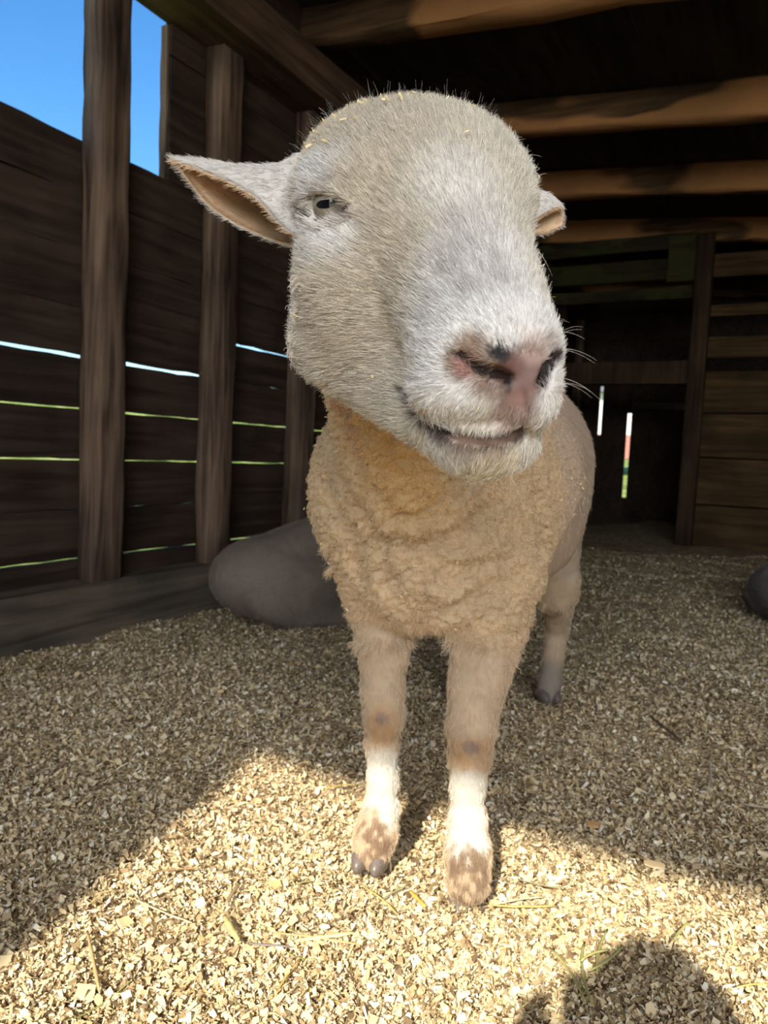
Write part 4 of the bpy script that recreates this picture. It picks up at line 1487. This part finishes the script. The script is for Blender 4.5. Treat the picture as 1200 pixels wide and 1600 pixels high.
stalk((845, 1428), (882, 1470), .0016, (0.70, 0.56, 0.26), 'straw bent down from the golden one beside the right hoof')
stalk((808, 1382), (884, 1398), .0011, (0.28, 0.28, 0.16), 'thin dark green stem right of the right front hoof', -0.05)
stalk((722, 1466), (752, 1535), .0014, BROWN, 'brown stem slanting below the right front hoof', 0.05)
stalk((822, 1210), (880, 1172), .0014, (0.46, 0.38, 0.26), 'greyish straw in the shade right of the right foreleg')
stalk((1108, 1195), (1112, 1245), .0016, (0.66, 0.60, 0.50), 'pale upright-lying straw in the shade near the right edge')
stalk((1160, 1264), (1200, 1270), .0016, (0.62, 0.54, 0.40), 'pale straw leaving the frame at the right in the shade')
stalk((1015, 1145), (1066, 1184), .0030, (0.13, 0.10, 0.07), 'dark bark-brown stick in the shade right of the ewe')
HAY = ['tallest green hay stem of the tuft beside the round shadow', 'green hay stem leaning left from the tuft at the round shadow', 'short upright green stem in the tuft at the round shadow',
       'green blade lying across the foot of the hay tuft', 'olive hay blade standing at the top edge of the round shadow', 'long hay stem crossing the round shadow edge to the right']
for i, (a, b, bd) in enumerate([((925, 1600), (912, 1490), .06), ((912, 1600), (858, 1505), -.05), ((930, 1560), (947, 1480), .04), ((905, 1545), (950, 1523), .08),
                                ((1050, 1512), (1074, 1480), .03), ((915, 1575), (968, 1530), -.06)]):
    stalk(a, b, .0017, (0.46, 0.46, 0.18), HAY[i], bd, 0.02 + .006 * i, 'hay_stem', 'green hay stems at the shadow')
SHORT = ['short brown straw near the left edge in the sunlit shavings', 'golden straw lying just left of the left front hoof', 'short brown straw at the slanting left edge of the sun patch',
         'golden straw at the right edge, beside the round shadow', 'brown straw just below the sun line right of the right hoof', 'golden straw between and below the two front hooves',
         'tiny upright brown straw above the round shadow', 'golden straw near the bottom edge left of centre']
for i, (a, b) in enumerate([((95, 1495), (104, 1460)), ((508, 1240), (556, 1232)), ((270, 1290), (290, 1325)), ((1150, 1555), (1200, 1550)), ((990, 1345), (1010, 1352)),
                            ((560, 1390), (620, 1440)), ((1010, 1410), (1012, 1440)), ((430, 1570), (470, 1510))]):
    stalk(a, b, .0013, GOLD if i % 2 else BROWN, SHORT[i], 0.05, 0.012, 'straw_stalk', 'short straws in the sunlit shavings')


def wood_chip(px, py, w_, l_, yaw, colr, label):
    p = ground_pt(px, py); z = float(ground_z(np.array([p[0]]), np.array([p[1]]))[0]) + 0.011
    bm = bmesh.new(); bmesh.ops.create_cube(bm, size=1)
    bmesh.ops.scale(bm, vec=(w_, l_, 0.0035), verts=bm.verts)
    bmesh.ops.subdivide_edges(bm, edges=bm.edges[:], cuts=2, use_grid_fill=True)
    rr = random.Random(px)
    for v in bm.verts: v.co += Vector((rr.uniform(-1, 1), rr.uniform(-1, 1), 0)) * w_ * 0.05; v.co.z += 6 * v.co.x ** 2
    me = bpy.data.meshes.new('wood_chip'); bm.to_mesh(me); bm.free()
    a_ = me.attributes.new('col', 'FLOAT_COLOR', 'POINT')
    a_.data.foreach_set('color', np.tile(np.array([*colr, 1], np.float32), len(me.vertices)))
    me.materials.append(M_straw)
    o = bpy.data.objects.new('wood_chip', me); o.location = (p[0], p[1], z); o.rotation_euler = (0.25, 0.12, yaw); COL.objects.link(o)
    tag(o, label, 'wood chip')


wood_chip(134, 1556, .020, .016, .15, (0.86, 0.70, 0.40), 'square pale wood chip, largest one at the bottom left')
wood_chip(195, 1438, .017, .014, .9, (0.84, 0.62, 0.36), 'peach-coloured curled wood chip in the sunlit area')
wood_chip(928, 1290, .026, .012, .1, (0.68, 0.42, 0.18), 'orange-brown wood chip in the shade above the sun line')
wood_chip(1022, 1352, .030, .012, -.2, (0.86, 0.68, 0.40), 'long pale wood chip at the sun line on the right')
wood_chip(430, 1390, .015, .012, .5, (0.80, 0.56, 0.28), 'small tan wood chip in the middle of the sun patch')
wood_chip(4, 1502, .018, .02, .3, (0.88, 0.74, 0.46), 'pale wood chip cut by the left edge')


# ------------------------------------------------------------------ the visitor whose shadow falls on the bedding
def cloth_mat(name, c):
    m, nt, b = new_mat(name, 0.85, 0.2)
    n = nt.nodes.new('ShaderNodeTexNoise'); n.inputs['Scale'].default_value = 30
    r = ramp(nt, [(0.3, tuple(x * .8 for x in c)), (0.7, c)]); nt.links.new(n.outputs['Fac'], r.inputs[0]); nt.links.new(r.outputs[0], b.inputs['Base Color'])
    return m


def visitor():
    root = empty('person', 'person crouching behind the viewpoint whose round shadow falls at bottom right', 'person', loc=(0.02, -0.6, -0.03))
    O = np.array([0.02, -0.6, -0.03])
    hc = np.array([0.03, -0.20, 0.695])
    def sdf(P):
        d = ellip(P, (0.0, -0.62, 0.22), (0.17, 0.15, 0.13))
        d = smin(d, rcone(P, (0, -0.60, 0.25), (0, -0.38, 0.46), 0.145, 0.150), 0.05)
        d = smin(d, rcone(P, (-0.13, -0.34, 0.50), (0.15, -0.34, 0.50), 0.075, 0.075), 0.04)
        d = smin(d, rcone(P, (0.0, -0.32, 0.53), (0.02, -0.24, 0.62), 0.055, 0.050), 0.02)
        for s in (-1, 1):
            d = smin(d, chain(P, [((.09 * s, -.60, .22), .090), ((.20 * s, -.26, .25), .060), ((.17 * s, -.50, .06), .045)], .02), 0.03)
            d = smin(d, ellip(P, (.17 * s, -.42, .03), (.045, .12, .038)), 0.02)
            d = smin(d, chain(P, [((.17 * s, -.34, .50), .052), ((.20 * s, -.20, .40), .042), ((.085 * s, -.085, .585), .030)], .01), 0.02)
            d = smin(d, ellip(P, (.072 * s, -.062, .61), (.018, .030, .040)), 0.012)
            for f_ in range(4):
                d = smin(d, rcone(P, (.078 * s, -.052, .635 - f_ * .02), (.052 * s, -.040, .640 - f_ * .02), .0085, .0075), 0.003)
            d = smin(d, rcone(P, (.066 * s, -.070, .60), (.045 * s, -.066, .625), .010, .008), 0.004)
        d = smin(d, ellip(P, hc, (0.078, 0.098, 0.115)), 0.02)
        d = smin(d, ellip(P, hc + np.array([0, .05, -.06]), (0.052, 0.05, 0.055)), 0.02)
        d = smin(d, rcone(P, hc + np.array([0, .10, .0]), hc + np.array([0, .118, -.03]), .009, .014), 0.01)
        return d
    c_, q_ = surface_net(sdf, (-0.40, -0.95, -0.05), (0.40, 0.02, 0.90), 0.011)
    c_, n_ = project(sdf, c_)
    hand = (c_[:, 1] > -0.105) & (c_[:, 2] > .5)
    headm = (np.linalg.norm((c_ - hc) / np.array([1, 1.1, 1.25]), axis=1) < .125)
    legm_ = (c_[:, 2] < .30)
    cc = np.tile(np.array((0.10, 0.13, 0.20)), (len(c_), 1))
    cc[legm_] = (0.06, 0.07, 0.11); cc[headm | hand] = (0.62, 0.42, 0.33)
    body_ = fast_mesh('body', c_ - O, q_, M_skin, root, True, {'col': ('POINT', cc)})
    # hair cap
    def hs_(P):
        d = ellip(P, hc + np.array([0, -.012, .012]), (0.090, 0.104, 0.122))
        return smax(d, (P - (hc + np.array([0, .055, .02]))) @ np.array([0, .8, -.6], np.float32), 0.02)
    c2, q2_ = surface_net(hs_, hc - .16, hc + .16, 0.009)
    c2, n2 = project(hs_, c2)
    c2 = c2 + n2 * (vnoise(c2 * np.array([60, 60, 14]), 5) * .008)[:, None]
    fast_mesh('hair', c2 - O, q2_, M_skin, root, True, {'col': ('POINT', np.tile((0.09, 0.055, 0.035), (len(c2), 1)))})
    # phone held in both hands behind the viewpoint
    bm = bmesh.new(); bmesh.ops.create_cube(bm, size=1); bmesh.ops.scale(bm, vec=(0.075, 0.008, 0.150), verts=bm.verts)
    bmesh.ops.bevel(bm, geom=bm.edges[:], offset=0.003, segments=2, affect='EDGES')
    me = bpy.data.meshes.new('phone'); bm.to_mesh(me); bm.free()
    mm, _, b = new_mat('phone_glass', 0.15, 0.5); b.inputs['Base Color'].default_value = (.02, .02, .025, 1)
    me.materials.append(mm)
    ph = bpy.data.objects.new('phone', me); ph.location = (0, -0.045, 0.60); COL.objects.link(ph)
    tag(ph, 'black phone held up in both hands of the crouching person', 'phone')


visitor()
